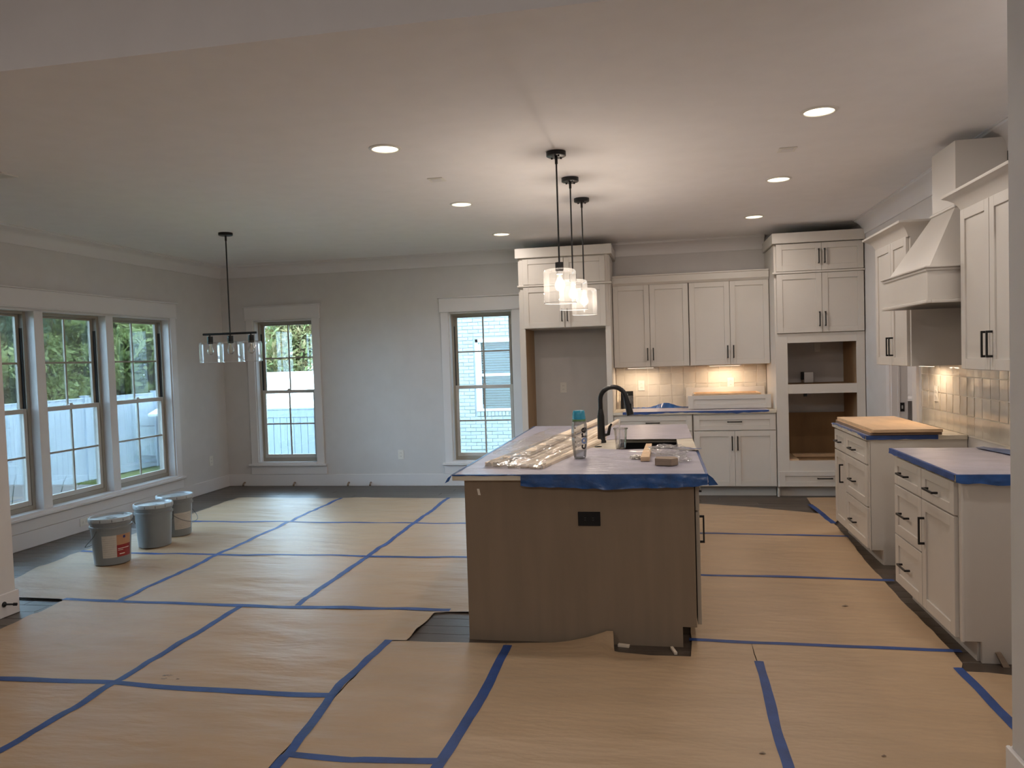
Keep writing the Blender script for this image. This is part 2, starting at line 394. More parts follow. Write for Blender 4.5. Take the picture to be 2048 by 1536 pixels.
# little joint blocks where the baseboard meets the window aprons on the back wall
base('trim_1', [(-5.17, -4.13, D - 0.02, D, ZB, ZST - 0.02), (-2.60, -1.60, D - 0.02, D, ZB, ZST - 0.02)], 'white aprons under the back windows')
base('trim_2', [(XL, XL + 0.02, 5.05, 8.09, ZB, ZST - 0.02)], 'white apron under the triple window')

# cove crown at the ceiling
CV = [(0.0, -0.150), (0.010, -0.148), (0.013, -0.128), (0.020, -0.095), (0.035, -0.062), (0.062, -0.036), (0.092, -0.022), (0.096, -0.010), (0.105, -0.008), (0.105, 0.0)]
def cv(): return [(o, H + z) for o, z in CV]
def crown(name, fn, n, label): return structure(MB().sweep(cv(), fn, n).build(name, M['trim'], org=(0, 0, 0), smooth=True), label)
crown('crown_trim_left', lambda o: [(XL + o, YPL), (XL + o, D - o), (-1.46, D - o)], 3, 'cove crown along the dining walls')
crown('crown_trim_back', lambda o: [(-0.49, D - o), (1.20, D - o)], 2, 'cove crown above the back wall cabinets')
crown('crown_trim_right', lambda o: [(XR - o, 8.36), (XR - o, YB)], 2, 'cove crown along the right wall')

# ---------------------------------------------------------------- windows
def build_window(idx, T, w, label, org):
    """local lx 0..w across the opening, ly outward"""
    win = thing('window_%d' % idx, label, None, org, kind='structure')
    z0, z1 = ZW0, ZW1; zm = 1.205
    f = MB(T); t = 0.035
    f.box(0, t, .085, .17, z0, z1).box(w - t, w, .085, .17, z0, z1).box(t, w - t, .085, .17, z1 - .035, z1).box(t, w - t, .085, .17, z0, z0 + .045)
    f.build('window_frame', M['frame'], win, bevel=.002)
    s = 0.036
    def sash(name, mt, y0, y1, a, b, lo, hi):
        m = MB(T); x0, x1 = t, w - t
        m.box(x0, x0 + s, y0, y1, a, b).box(x1 - s, x1, y0, y1, a, b).box(x0 + s, x1 - s, y0, y1, b - hi, b).box(x0 + s, x1 - s, y0, y1, a, a + lo)
        o = m.build(name, mt, win, bevel=.002)
        ym = (y0 + y1) / 2; mu = .009
        xm = (x0 + x1) / 2; zc = (a + lo + b - hi) / 2
        MB(T).box(xm - mu, xm + mu, ym - .006, ym + .006, a + lo, b - hi).build('muntin', M['frame'], o)
        MB(T).box(x0 + s, x1 - s, ym - .0055, ym + .0055, zc - mu, zc + mu).build('muntin', M['frame'], o)
        MB(T).box(x0 + s - .004, x1 - s + .004, ym - .0012, ym + .0012, a + lo - .004, b - hi + .004).build('pane', M['window_glass'], o)
        return o
    up = sash('upper_sash', M['frame'], .130, .158, zm - .02, z1 - .035, .03, .022)
    lo = sash('lower_sash', M['sash'], .095, .125, z0 + .045, zm + .018, .045, .042)
    xm = w / 2
    MB(T).box(xm - .022, xm + .022, .098, .122, zm + .018, zm + .026).tube([(xm - .02, .105, zm + .030), (xm + .025, .112, zm + .032)], .006, 6).build('sash_lock', M['sash'], lo)
    # dark jamb track on the far side of the upper sash
    MB(T).box(w - t - .006, w - t + .001, .10, .126, zm + .02, z1 - .16).build('jamb_track', M['gap'], win)
    MB(T).box(t - .001, t + .006, .10, .126, zm + .02, z1 - .16).build('jamb_track', M['gap'], win)
    return win
def TL(y0): return lambda x, y, z: (XL - y, y0 + x, z)       # left wall: right = +Y, out = -X
def TB(x0): return lambda x, y, z: (x0 + x, D + y, z)
for i, (a, b) in enumerate(LW):
    build_window(i + 1, TL(a), b - a, ['first window of the triple unit, partly cut by the partition', 'middle window of the triple unit', 'last window of the triple unit, nearest the corner'][i], (XL, (a + b) / 2, ZW0))
build_window(4, TB(W2[0]), W2[1] - W2[0], 'narrow back window beside the dining corner, greenery behind', ((W2[0] + W2[1]) / 2, D, ZW0))
build_window(5, TB(W3[0]), W3[1] - W3[0], 'narrow back window facing the white brick house', ((W3[0] + W3[1]) / 2, D, ZW0))

def casing(name, T, w0, w1, posts, label):
    """casing, header and stool around an opening w0..w1 in local lx; ly<0 is into the room"""
    m = MB(T); cw = .098
    m.box(w0 - cw, w0, -.02, 0, ZST, ZHB).box(w1, w1 + cw, -.02, 0, ZST, ZHB)
    m.box(w0 - cw - .012, w1 + cw + .012, -.026, 0, ZHB, ZHT - .012).box(w0 - cw - .03, w1 + cw + .03, -.045, 0, ZHT - .012, ZHT)
    m.box(w0 - cw - .012, w1 + cw + .012, -.034, 0, ZHB - .012, ZHB)
    m.box(w0 - cw - .03, w1 + cw + .03, -.05, .0, ZST - .02, ZST + .004)
    # jamb liners
    m.box(w0 - .001, w0 + .012, 0, .09, ZW0, ZW1).box(w1 - .012, w1 + .001, 0, .09, ZW0, ZW1).box(w0, w1, 0, .09, ZW1 - .01, ZW1 + .001).box(w0, w1, -.03, .09, ZST - .0, ZW0 + .003)
    for a, b in posts: m.box(a, b, 0.0, .17, ZW0, ZW1)
    return structure(m.build(name, M['trim'], org=(0, 0, 0), bevel=.0025), label)
casing('trim_3', TB(0), W2[0], W2[1], [], 'white casing of the dining corner back window')
casing('trim_4', TB(0), W3[0], W3[1], [], 'white casing of the back window beside the tall cabinet')
casing('trim_5', TL(0), LW[0][0], LW[2][1], [(LW[0][1], LW[1][0]), (LW[1][1], LW[2][0])], 'white casing and mullion posts of the triple window')

# ---------------------------------------------------------------- backsplash tiles
TP = 0.1325
def tile_mesh(seed, w, h, facing):
    rr = random.Random(seed); n = 4; g = .0034; m = MB(); vs = []; fs = []
    tilt = (rr.uniform(-.0018, .0018), rr.uniform(-.0018, .0018)); ph = rr.uniform(0, 6)
    for j in range(n + 1):
        for i in range(n + 1):
            a = -w / 2 + g + (w - 2 * g) * i / n; b = g + (h - 2 * g) * j / n
            e = 1 if 0 < i < n and 0 < j < n else 0
            d = .0085 + tilt[0] * (2 * i / n - 1) + tilt[1] * (2 * j / n - 1) + .0006 * math.sin(ph + i * 1.9 + j * 2.3) - (0 if e else .001)
            vs.append((a, -d, b))
    k = n + 1
    for j in range(n):
        for i in range(n): q = j * k + i; fs.append((q, q + 1, q + 1 + k, q + k))
    ring = [i for i in range(k)] + [j * k + n for j in range(1, k)] + [n * k + i for i in range(n - 1, -1, -1)] + [j * k for j in range(n - 1, 0, -1)]
    base_i = len(vs)
    for q in ring: vs.append((vs[q][0], 0, vs[q][2]))
    for t in range(len(ring)):
        a, b = ring[t], ring[(t + 1) % len(ring)]; fs.append((a, base_i + t, base_i + (t + 1) % len(ring), b))
    m.T = (lambda x, y, z: (x, y, z)) if facing == 'y' else (lambda x, y, z: (y, -x, z))
    m.add(vs, fs)
    return m.mesh('tile', M['tile'], smooth=True)
def splash(name, facing, fixed, a0, a1, z0, ztop, label, extra=None):
    bk = MB()
    if facing == 'y': bk.box(a0, a1, fixed - .006, fixed - .001, z0, ztop)
    else: bk.box(fixed - .006, fixed - .001, a0, a1, z0, ztop)
    loc = ((a0 + a1) / 2, fixed, z0) if facing == 'y' else (fixed, (a0 + a1) / 2, z0)
    t = thing('tile_' + 'backsplash', label, 'backsplash', loc)
    bk.build('grout_bed', M['grout'], t)
    cache = {}
    def tile(a, b, zz0, zz1):
        key = (round(b - a, 3), round(zz1 - zz0, 3), R.randrange(5))
        if key not in cache: cache[key] = tile_mesh(hash(key) % 999, b - a, zz1 - zz0, facing)
        c = (a + b) / 2
        put('tile', cache[key], t, (c, fixed - .004, zz0) if facing == 'y' else (fixed - .004, c, zz0))
    return t, tile
t, tile = splash('backsplash_back', 'y', D, -0.484, 1.20, CT, 1.40, 'glazed cream square tile backsplash lit warmly above the back counter')
xs = [-0.484]; x = -0.386
while x < 1.2: xs.append(x); x += .1345
xs.append(1.20)
for i in range(len(xs) - 1):
    for k in range(4): tile(xs[i], xs[i + 1], CT + k * TP, min(CT + (k + 1) * TP, 1.40))
t, tile = splash('backsplash_right', 'x', XR, 3.55, 6.66, CT - .01, 1.395, 'glazed grey-beige tile backsplash on the right wall')
ys = [6.66]; y = 6.62 - .006
y = 6.62
while y > 3.56: ys.append(y); y -= .1268
for i in range(len(ys) - 1):
    for k in range(4):
        tile(ys[i + 1], ys[i], CT + k * TP, min(CT + (k + 1) * TP, 1.395))
    if 4.82 < ys[i + 1] and ys[i] < 5.77:
        for k in range(3): tile(ys[i + 1], ys[i], 1.395 + k * TP, 1.395 + (k + 1) * TP)

# ================================================================== CABINETS
def shaker(T, x0, x1, z0, z1, y=-0.02, rail=.057, th=.02):
    m = MB(T); r = min(rail, (z1 - z0) * .3); g = .0015; x0 += g; x1 -= g; z0 += g; z1 -= g
    m.box(x0, x0 + rail, y, y + th, z0, z1).box(x1 - rail, x1, y, y + th, z0, z1)
    m.box(x0 + rail, x1 - rail, y, y + th, z1 - r, z1).box(x0 + rail, x1 - rail, y, y + th, z0, z0 + r)
    m.box(x0 + rail, x1 - rail, y + .009, y + th - .002, z0 + r, z1 - r)
    return m
def pull(T, x, z, vert, parent, L=.15, y=-0.02):
    m = MB(T); o = .032; h = .0055
    if vert:
        m.box(x - h, x + h, y - o, y - o + .009, z - L / 2, z + L / 2)
        for s in (-1, 1): m.box(x - h, x + h, y - o + .008, y, z + s * (L / 2 - .006) - .006, z + s * (L / 2 - .006) + .006)
    else:
        m.box(x - L / 2, x + L / 2, y - o, y - o + .009, z - h, z + h)
        for s in (-1, 1): m.box(x + s * (L / 2 - .006) - .006, x + s * (L / 2 - .006) + .006, y - o + .008, y, z - h, z + h)
    return m.build('handle', M['black'], parent, bevel=.001)
def front(T, root, kind, x0, x1, z0, z1, hx=None, hz=None, vert=False, mt=None, L=.15):
    o = shaker(T, x0, x1, z0, z1).build(kind, mt or M['cab'], root, bevel=.0012)
    if hx is not None: pull(T, hx, hz, vert, o, L)
    return o

# --- base units, back wall
YF = 8.381
def base_unit(name, label, T, w, depth, org, split, rows, toe=True, mt=None, group=None):
    root = thing(name, label, 'cabinet', org, group)
    MB(T).box(0, w, 0, depth, .105, CT - .031).build('body', mt or M['cab'], root, bevel=.001)
    MB(T).box(0, w, .075, depth, 0, .105).build('toe_kick', mt or M['cab'], root)
    return root
for k, (x0, x1, lab) in enumerate([(-0.485, 0.347, 'white base cabinet beside the fridge bay, half hidden by the island'), (0.355, 1.198, 'white base cabinet with wide drawer over double doors beside the oven tower')]):
    T = facing_y(x0, YF); w = x1 - x0
    rt = base_unit('base_cabinet', lab, T, w, D - YF - .002, (x0 + w / 2, 8.7, 0), None, None)
    front(T, rt, 'drawer', .006, w - .006, .706, .868, w / 2, .797 , False)
    front(T, rt, 'door', .006, w / 2, .112, .700, w / 2 - .028, .57, True)
    front(T, rt, 'door', w / 2, w - .006, .112, .700, w / 2 + .028, .57, True)

# --- base units, right wall
T = facing_x(1.45, 6.768)
rt = base_unit('base_cabinet', 'white drawer and door base cabinet under the plywood boards, far side of the range gap', T, 1.0, XR - 1.45 - .012, (1.75, 6.27, 0), None, None)
front(T, rt, 'drawer', .004, .385, .709, .872, .172, .782)
front(T, rt, 'drawer', .390, .994, .709, .872, .628, .777)
front(T, rt, 'door', .004, .385, .11, .703, .290, .537, True)
front(T, rt, 'drawer', .390, .994, .408, .703, .622, .540)
front(T, rt, 'drawer', .390, .994, .11, .402, .622, .232)
def end_panel(x0, y0, parent):
    return MB().prism([(x0 + .0, .105), (x0 + .08, .105), (x0 + .08, 0), (XR - .005, 0), (XR - .005, CT - .031), (x0, CT - .031)], y0, y0 + .019, 'y').build('end_panel', M['cab'], parent, bevel=.001)
end_panel(1.447, 5.748, rt)
MB().box(1.443, 1.45, 5.748, 5.773, .105, CT - .031).build('face_stile', M['cab'], rt)
T = facing_x(1.412, 4.99)
rt = base_unit('base_cabinet', 'large white base cabinet nearest the viewer with blue edged counter film above', T, .965, XR - 1.412 - .012, (1.75, 4.5, 0), None, None)
front(T, rt, 'drawer', .004, .485, .709, .872, .204, .788)
front(T, rt, 'drawer', .490, .960, .709, .872, .668, .780)
front(T, rt, 'drawer', .004, .485, .408, .703, .206, .549)
front(T, rt, 'drawer', .004, .485, .11, .402, .208, .247)
front(T, rt, 'door', .490, .960, .11, .703, .530, .537, True)
end_panel(1.418, 3.995, rt)
MB().box(1.408, 1.418, 3.985, 4.014, .105, CT - .031).build('face_stile', M['cab'], rt)

# --- countertops
def slab(name, label, boxes, z0=CT - .03, z1=CT, mt=None, grp=None):
    m = MB()
    for b in boxes: m.box(*b, z0, z1)
    return tag(m.build(name, mt or M['stone'], bevel=.002), label, 'countertop', grp)
slab('countertop', 'cream quartz countertop along the back wall under blue tape', [(-.485, 1.199, 8.35, D - .007)])
slab('countertop', 'cream quartz countertop on the cabinet under the plywood boards', [(1.418, XR - .007, 5.735, 6.80)])
slab('countertop', 'cream quartz countertop on the near right cabinet', [(1.380, XR - .007, 3.975, 5.03)])

# --- wall cabinets, back
def upper(name, label, T, w, z0, z1, depth, org, doors, mt=None):
    root = thing(name, label, 'cabinet', org)
    MB(T).box(0, w, 0, depth, z0, z1).build('body', M['cab'], root, bevel=.001)
    for a, b, hs in doors:
        o = front(T, root, 'door', a, b, z0 + .002, z1 - .003)
        if hs: pull(T, (b - .03) if hs > 0 else (a + .03), 1.534, True, o, .14)
    return root
T = facing_y(-.484, 8.75)
rA = upper('wall_cabinet', 'white double-door wall cabinet next to the fridge bay', T, .830, 1.391, 2.31, D - 8.75 - .012, (-.07, 8.9, 1.391), [(.003, .406, 1), (.408, .827, -1)])
T = facing_y(.352, 8.75)
rB = upper('wall_cabinet', 'white double-door wall cabinet next to the oven tower', T, .848, 1.391, 2.31, D - 8.75 - .012, (.78, 8.9, 1.391), [(.003, .433, 1), (.435, .845, -1)])
tag(MB().prism([(8.722, 2.305), (8.70, 2.33), (8.70, 2.395), (8.69, 2.40), (8.69, 2.412), (D - .012, 2.412), (D - .012, 2.305)], -.484, 1.197, 'x').build('cabinet_crown_board', M['cab']), 'flat white crown board topping the two back wall cabinets', 'moulding')

# --- fridge surround
fr = thing('fridge_cabinet', 'tall white fridge surround with empty bay and cabinets above', 'cabinet', (-1.0, 8.7, 0))
YG = 8.36
T = facing_y(-1.485, YG)
MB(T).box(0, .065, 0, .02, 0, 1.852).box(.940, .998, 0, .02, 0, 1.852).build('face_frame', M['cab'], fr, bevel=.001)
MB(T).box(0, .019, .02, .708, 0, 1.852).box(.979, .998, .02, .708, 0, 2.62).box(0, .019, .02, .708, 1.852, 2.62).build('side_panel', M['cab'], fr)
MB(T).box(.019, .065, .0205, .60, 0, 1.85).build('inner_panel', M['tan'], fr, label='unfinished tan inner panel')
MB(T).box(.019, .979, .0, .60, 1.853, 2.622).build('body', M['cab'], fr)
for a, b, h in ((.055, .505, 1), (.508, .950, -1)):
    o = front(T, fr, 'door', a, b, 1.856, 2.305)
    pull(T, b - .028 if h > 0 else a + .028, 1.99, True, o, .14)
    front(T, fr, 'door', a, b, 2.332, 2.612)
MB(T).box(-.006, 1.018, -.028, .03, 2.309, 2.328).build('divider_rail', M['cab'], fr, bevel=.002)
MB(T).box(-.022, 1.028, -.045, .70, 2.622, 2.728).build('crown_board', M['cab'], fr, bevel=.003)

# --- oven tower
tw = thing('oven_tower', 'tall white oven tower with two empty appliance openings', 'cabinet', (1.64, 8.7, 0))
x0, x1 = 1.203, 2.072; T = facing_y(0, YF - .02)
ff = MB(T)
ff.box(x0, 1.322, 0, .02, .105, 1.70).box(1.992, x1, 0, .02, .105, 1.70)
ff.box(1.322, 1.992, 0, .02, 1.602, 1.70).box(1.322, 1.992, 0, .02, 1.077, 1.1735)
ff.box(1.322, 1.992, 0, .02, .105, .381)
ff.build('face_frame', M['cab'], tw, bevel=.001)
# the oven opening is wider than the upper one
MB(T).box(x0, x0 + .019, .02, .70, 0, 2.62).box(x1 - .019, x1, .02, .70, 0, 2.62).build('side_panel', M['cab'], tw)
MB(T).box(x0 + .02, x1 - .02, .0, .60, 1.705, 2.622).build('body', M['cab'], tw)
for a_, b_ in ((x0 + .02, x0 + .055), (x1 - .055, x1 - .02)): MB(T).box(a_, b_, .021, .69, .36, 1.70).build('inner_panel', M['tan'], tw, label='bare brown inner panel')
MB(T).box(x0 + .02, x1 - .02, .021, .66, 1.135, 1.165).box(x0 + .02, x1 - .02, .021, .66, .33, .365).build('shelf', M['tan'], tw)
MB(T).box(x0 + .056, x1 - .056, .665, .68, .366, .83).build('back_panel', M['ply'], tw, label='brown plywood back panel low in the oven opening')
MB(T).box(1.30, 1.42, .03, .50, .367, .392).box(1.42, 1.98, .40, .46, .367, .40).build('support_cleat', M['wood'], tw)
MB(T).box(x0, x1, .075, .70, 0, .105).build('toe_kick', M['cab'], tw)
front(T, tw, 'drawer', x0 + .012, x1 - .004, .112, .272, 1.662, .199)
xm = 1.664
o = front(T, tw, 'door', 1.222, xm, 1.704, 2.312); pull(T, xm - .028, 1.84, True, o, .15)
o = front(T, tw, 'door', xm, x1 - .004, 1.704, 2.312); pull(T, xm + .028, 1.84, True, o, .15)
o = front(T, tw, 'door', 1.222, xm, 2.338, 2.618); pull(T, xm - .028, 2.48, True, o, .15)
o = front(T, tw, 'door', xm, x1 - .004, 2.338, 2.618); pull(T, xm + .028, 2.48, True, o, .15)
MB(T).box(x0 - .02, x1 + .003, -.028, .03, 2.315, 2.334).build('divider_rail', M['cab'], tw, bevel=.002)
MB(T).box(x0 - .022, x1 + .005, -.048, .70, 2.624, 2.729).build('crown_board', M['cab'], tw, bevel=.003)
jb = thing('junction_box', 'small metal junction box standing in the upper tower opening', 'junction box', (1.62, 8.93, 1.166))
MB().box(1.575, 1.675, 8.90, 8.97, 1.166, 1.283).build('box_body', M['metal'], jb, bevel=.003)
MB().box(1.548, 1.574, 8.91, 8.95, 1.20, 1.285).build('cable_clamp', M['blackp'], jb, bevel=.002)
MB().box(1.48, 1.51, 8.385, 8.41, 1.045, 1.077).build('cable_clip', M['blackp'], tw)
tag(MB().box(1.72, 1.78, D - .012, D - .0, 1.50, 1.60).box(1.735, 1.765, D - .016, D - .012, 1.52, 1.58).build('wall_outlet', M['white'], bevel=.001), 'wall outlet high at the back of the upper tower opening', 'outlet')

# --- wall cabinets, right
COVE = [(0.0, -.012), (.003, .002), (.008, .012), (.016, .028), (.030, .046), (.050, .062), (.070, .072), (.078, .076), (.080, .086), (.080, .090), (.0, .090)]
def cove_crown(xf, y0, y1, z, parent):
    return MB().sweep([(o, z + h) for o, h in COVE], lambda o: [(XR - .01, y1 + o), (xf - o, y1 + o), (xf - o, y0 - o), (XR - .01, y0 - o)], 4).build('crown', M['cab'], parent, smooth=True)
T = facing_x(1.73, 6.56)
ru = upper('wall_cabinet', 'white wall cabinet with curved crown beyond the range hood', T, .80, 1.394, 2.30, XR - 1.73 - .012, (1.9, 6.16, 1.394), [(.003, .408, 1), (.411, .770, -1)])
cove_crown(1.715, 5.76, 6.56, 2.302, ru)
T = facing_x(1.73, 4.818)
rv = upper('wall_cabinet', 'white wall cabinet with curved crown nearest the viewer, right of the hood', T, .82, 1.394, 2.30, XR - 1.73 - .012, (1.9, 4.4, 1.394), [(.003, .389, 1), (.392, .815, -1)])
cove_crown(1.715, 3.998, 4.818, 2.302, rv)

# --- range hood
hd = thing('range_hood', 'white wooden tapered range hood reaching up to the ceiling', 'range hood', (1.8, 5.29, 1.78))
Y0, Y1 = 4.845, 5.735; XF = 1.535; XW = XR - .012
MB().box(XF + .012, XW, Y0 + .012, Y1 - .012, 1.80, 1.975).build('skirt', M['cab'], hd, bevel=.002)
MB().box(XF, XF + .03, Y0, Y1, 1.782, 1.80).box(XF + .03, XW, Y0, Y0 + .03, 1.782, 1.80).box(XF + .03, XW, Y1 - .03, Y1, 1.782, 1.80).build('bottom_trim', M['cab'], hd, bevel=.003)
MB().prism([(0, 1.96), (-.012, 1.972), (-.018, 1.985), (-.018, 1.992), (.03, 1.992), (.03, 1.96)], Y0 - .004, Y1 + .004, 'y')
MB().box(XF - .006, XW, Y0 - .006, Y1 + .006, 1.985, 1.997).box(XF + .004, XW, Y0 + .004, Y1 - .004, 1.968, 1.985).build('band_moulding', M['cab'], hd, bevel=.003)
XC = 1.785; C0, C1 = 5.09, 5.49
MB().hexa([(XF + .035, Y0 + .04, 1.997), (XW, Y0 + .04, 1.997), (XW, Y1 - .04, 1.997), (XF + .035, Y1 - .04, 1.997)],
          [(XC, C0, 2.37), (XW, C0, 2.37), (XW, C1, 2.37), (XC, C1, 2.37)]).build('taper', M['cab'], hd)
MB().box(XC, XW, C0, C1, 2.375, 2.760).build('chimney', M['cab'], hd)
MB().box(XC - .014, XW, C0 - .014, C1 + .014, 2.362, 2.380).build('chimney_moulding', M['cab'], hd, bevel=.004)
MB().box(XF + .03, XW, Y0 + .03, Y1 - .03, 1.783, 1.802).build('filter_panel', M['black'], hd, label='black filter panel underneath')

# ================================================================== ISLAND
IX0, IX1, IY0, IY1 = -1.055, .168, 4.06, 6.82
isl = thing('kitchen_island', 'taupe kitchen island with wide plain end panel facing the viewer', 'kitchen island', ((IX0 + IX1) / 2, 5.4, 0))
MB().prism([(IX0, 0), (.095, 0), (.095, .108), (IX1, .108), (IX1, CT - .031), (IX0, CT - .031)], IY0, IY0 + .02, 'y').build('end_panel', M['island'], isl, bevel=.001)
MB().prism([(IX0, 0), (.095, 0), (.095, .108), (IX1, .108), (IX1, CT - .031), (IX0, CT - .031)], IY1 - .02, IY1, 'y').build('end_panel', M['islandp'], isl)
bd = MB().box(IX0 + .001, IX0 + .02, IY0 + .02, IY1 - .02, 0, CT - .031).box(IX0 + .02, .08, IY0 + .021, 5.02, .0, CT - .032).box(IX0 + .02, .08, 5.85, IY1 - .021, .0, CT - .032).box(IX0 + .02, -.36, 5.02, 5.85, 0, CT - .032)
bd.box(.08, .15, IY0 + .021, IY1 - .021, .108, .66).box(.08, .15, IY0 + .021, 5.0, .66, CT - .032).box(.08, .15, 5.87, IY1 - .021, .66, CT - .032)
bd.build('body', M['islandp'], isl)
MB().box(.125, IX1, IY0 + .021, IY1 - .021, .108, CT - .032).build('face_frame', M['gap'], isl)
T = facing_px(IX1 + .006, IY0 + .03)
o = front(T, isl, 'drawer', .0, .60, .715, .872, .44, .752, mt=M['islandp'])
o = front(T, isl, 'door', .0, .60, .112, .708, .15, .585, True, mt=M['islandp'])
o = front(T, isl, 'door', .605, 1.08, .112, .872, 1.04, .60, True, mt=M['islandp'])
o = front(T, isl, 'door', 1.085, 1.60, .112, .872, 1.12, .60, True, mt=M['islandp'])
o = front(T, isl, 'drawer', 1.605, 2.20, .715, .872, 1.90, .79, mt=M['islandp'])
o = front(T, isl, 'door', 1.605, 2.20, .112, .708, 1.66, .60, True, mt=M['islandp'])
MB().prism([(-.985, .835), (-.972, .835), (-.965, .800), (-.979, .801)], IY0 - .0012, IY0, 'y').build('tape_scrap', M['cream_print'], isl, label='scrap of clear tape near the top left corner')

SX0, SX1, SY0, SY1 = -.285, .120, 5.10, 5.76
slab('countertop', 'cream quartz island countertop under lavender film with a sink cut-out', [(-1.115, .235, 4.03, SY0), (-1.115, .235, SY1, 6.87), (-1.115, SX0, SY0, SY1), (SX1, .235, SY0, SY1)])
sk = MB(); a = .008
sk.box(SX0 - .01, SX0, SY0 - .01, SY1 + .01, .66, CT - .031).box(SX1, SX1 + .01, SY0 - .01, SY1 + .01, .66, CT - .031)
sk.box(SX0, SX1, SY0 - .01, SY0, .66, CT - .031).box(SX0, SX1, SY1, SY1 + .01, .66, CT - .031).box(SX0, SX1, SY0, SY1, .66, .672)
sink = tag(sk.build('sink', M['blackp'], bevel=.002), 'black undermount sink in the island countertop', 'sink')
MB().lathe([(0, 0), (.04, 0), (.045, .003), (.05, .002)], (-.08, 5.45, .6722), 20).build('drain', M['metal'], sink)

# island outlet
def outlet(name, label, T, mt, w=.075, h=.12, horiz=False, top=False, dark=None):
    m = MB(T); dk = dark or M['slot']
    W, Hh = (h, w) if horiz else (w, h)
    m.box(-W / 2, W / 2, -.006, 0, -Hh / 2, Hh / 2)
    o = m.build(name, mt, bevel=.0015); tag(o, label, 'outlet')
    for s in (-1, 1):
        c = (s * .021, 0) if horiz else (0, s * .021)
        r = MB(T); a, b = (.0135, .017) if horiz else (.017, .0135)
        r.prism([(c[0] + a * math.cos(q) * 1.05, c[1] + b * math.sin(q) * 1.05) for q in [i * PI / 8 for i in range(16)]], -.0085, -.006, 'y')
        ro = r.build('receptacle', mt, o)
        for t_ in (-1, 1):
            d = (0, t_ * .006) if horiz else (t_ * .006, 0)
            e, g = (.005, .0012) if horiz else (.0012, .005)
            MB(T).box(c[0] + d[0] - e, c[0] + d[0] + e, -.0089, -.0084, c[1] + d[1] - g, c[1] + d[1] + g).build('slot', dk, ro)
    return o
def off(T, dz): return lambda x, y, z: (lambda p: (p[0], p[1], p[2] + dz))(T(x, y, z))
outlet('wall_outlet', 'black horizontal outlet on the island end panel', off(facing_y(-.378, IY0), .675), M['blackp'], horiz=True, w=.075, h=.118)
outlet('wall_outlet', 'white outlet on the backsplash left of the loose drawer', off(facing_y(-.193, D - .013), 1.173), M['white'])
outlet('wall_outlet', 'white outlet on the backsplash above the loose drawer', off(facing_y(.809, D - .013), 1.182), M['white'])
outlet('wall_outlet', 'white outlet inside the empty fridge bay', off(facing_y(-1.106, D), 1.172), M['white'])
outlet('wall_outlet', 'white outlet on the blank back wall between the windows', off(facing_y(-3.155, D), .39), M['white'])
outlet('wall_outlet', 'white outlet low on the left wall near the dining corner', off(facing_px(XL, 8.69), .38), M['white'])
outlet('wall_outlet', 'white horizontal outlet set in the baseboard behind the pails', off(facing_px(XL + .016, 6.49), .094), M['white'], horiz=True)
outlet('wall_outlet', 'white outlet on the right backsplash in the warm light pool', off(facing_x(XR - .013, 6.31), 1.17), M['white'])

# ================================================================== PAPER AND TAPE ON THE FLOOR
def hgt(x, y):
    amp = .0115 if x < -1.2 else .0055
    n = mnoise.noise(Vector((x * 1.3, y * 6.5 + x * 1.2, 1.7))) + .5 * mnoise.noise(Vector((x * 3.1, y * 11 - x * 2, 5.2)))
    return .0125 + amp * max(-.95, min(1.2, n)) * .9
def sheet(poly, label, lift=None, step=.033, group=None):
    bm = bmesh.new()
    ed = []
    for i in range(len(poly)):   # ragged edges
        a, b = poly[i], poly[(i + 1) % len(poly)]; L = math.dist(a, b); k = max(1, int(L / .12))
        for j in range(k):
            t = j / k; w = .004 if j else 0
            ed.append((a[0] + (b[0] - a[0]) * t + R.uniform(-w, w), a[1] + (b[1] - a[1]) * t + R.uniform(-w, w)))
    bm.faces.new([bm.verts.new((x, y, 0)) for x, y in ed])
    xs_ = [p[0] for p in poly]; ys_ = [p[1] for p in poly]
    for ax, lo, hi, st in ((0, min(xs_), max(xs_), step * 2.6), (1, min(ys_), max(ys_), step)):
        c = lo + st
        while c < hi - 1e-3:
            co = (c, 0, 0) if ax == 0 else (0, c, 0); no = (1, 0, 0) if ax == 0 else (0, 1, 0)
            bmesh.ops.bisect_plane(bm, geom=bm.verts[:] + bm.edges[:] + bm.faces[:], plane_co=co, plane_no=no); c += st
    cx, cy = sum(xs_) / len(xs_), sum(ys_) / len(ys_)
    for v in bm.verts:
        z = hgt(v.co.x, v.co.y)
        if lift: z += lift(v.co.x, v.co.y)
        v.co.z = z
    for v in bm.verts: v.co.x -= cx; v.co.y -= cy
    bmesh.ops.recalc_face_normals(bm, faces=bm.faces)
    me = bpy.data.meshes.new('kraft_paper'); bm.to_mesh(me); bm.free(); me.materials.append(M['kraft'])
    me.polygons.foreach_set('use_smooth', [True] * len(me.polygons))
    o = bpy.data.objects.new('kraft_paper_sheet', me); COL.objects.link(o); o.location = (cx, cy, 0)
    return tag(o, label, 'paper sheet', 'kraft paper sheets protecting the floor')
e = .0008
X1, X2, X3 = -4.86, -3.572, -2.300
Ys = [4.478, 5.70, 6.905, 8.20]
xr = -1.075
pl = {
 (0, 0): 'paper sheet reaching the wood strip, front row under the nearest pail', (1, 0): 'front dining paper sheet in the middle, between two lengthwise tapes', (2, 0): 'front dining paper sheet touching the island',
 (0, 1): 'middle-row paper sheet under the two rear pails', (1, 1): 'middle-row paper sheet at the centre of the dining floor', (2, 1): 'middle-row paper sheet beside the island',
 (0, 2): 'far-row paper sheet nearest the window corner', (1, 2): 'far-row paper sheet in front of the bare back wall', (2, 2): 'far-row paper sheet behind the island, toward the brick-view window'}
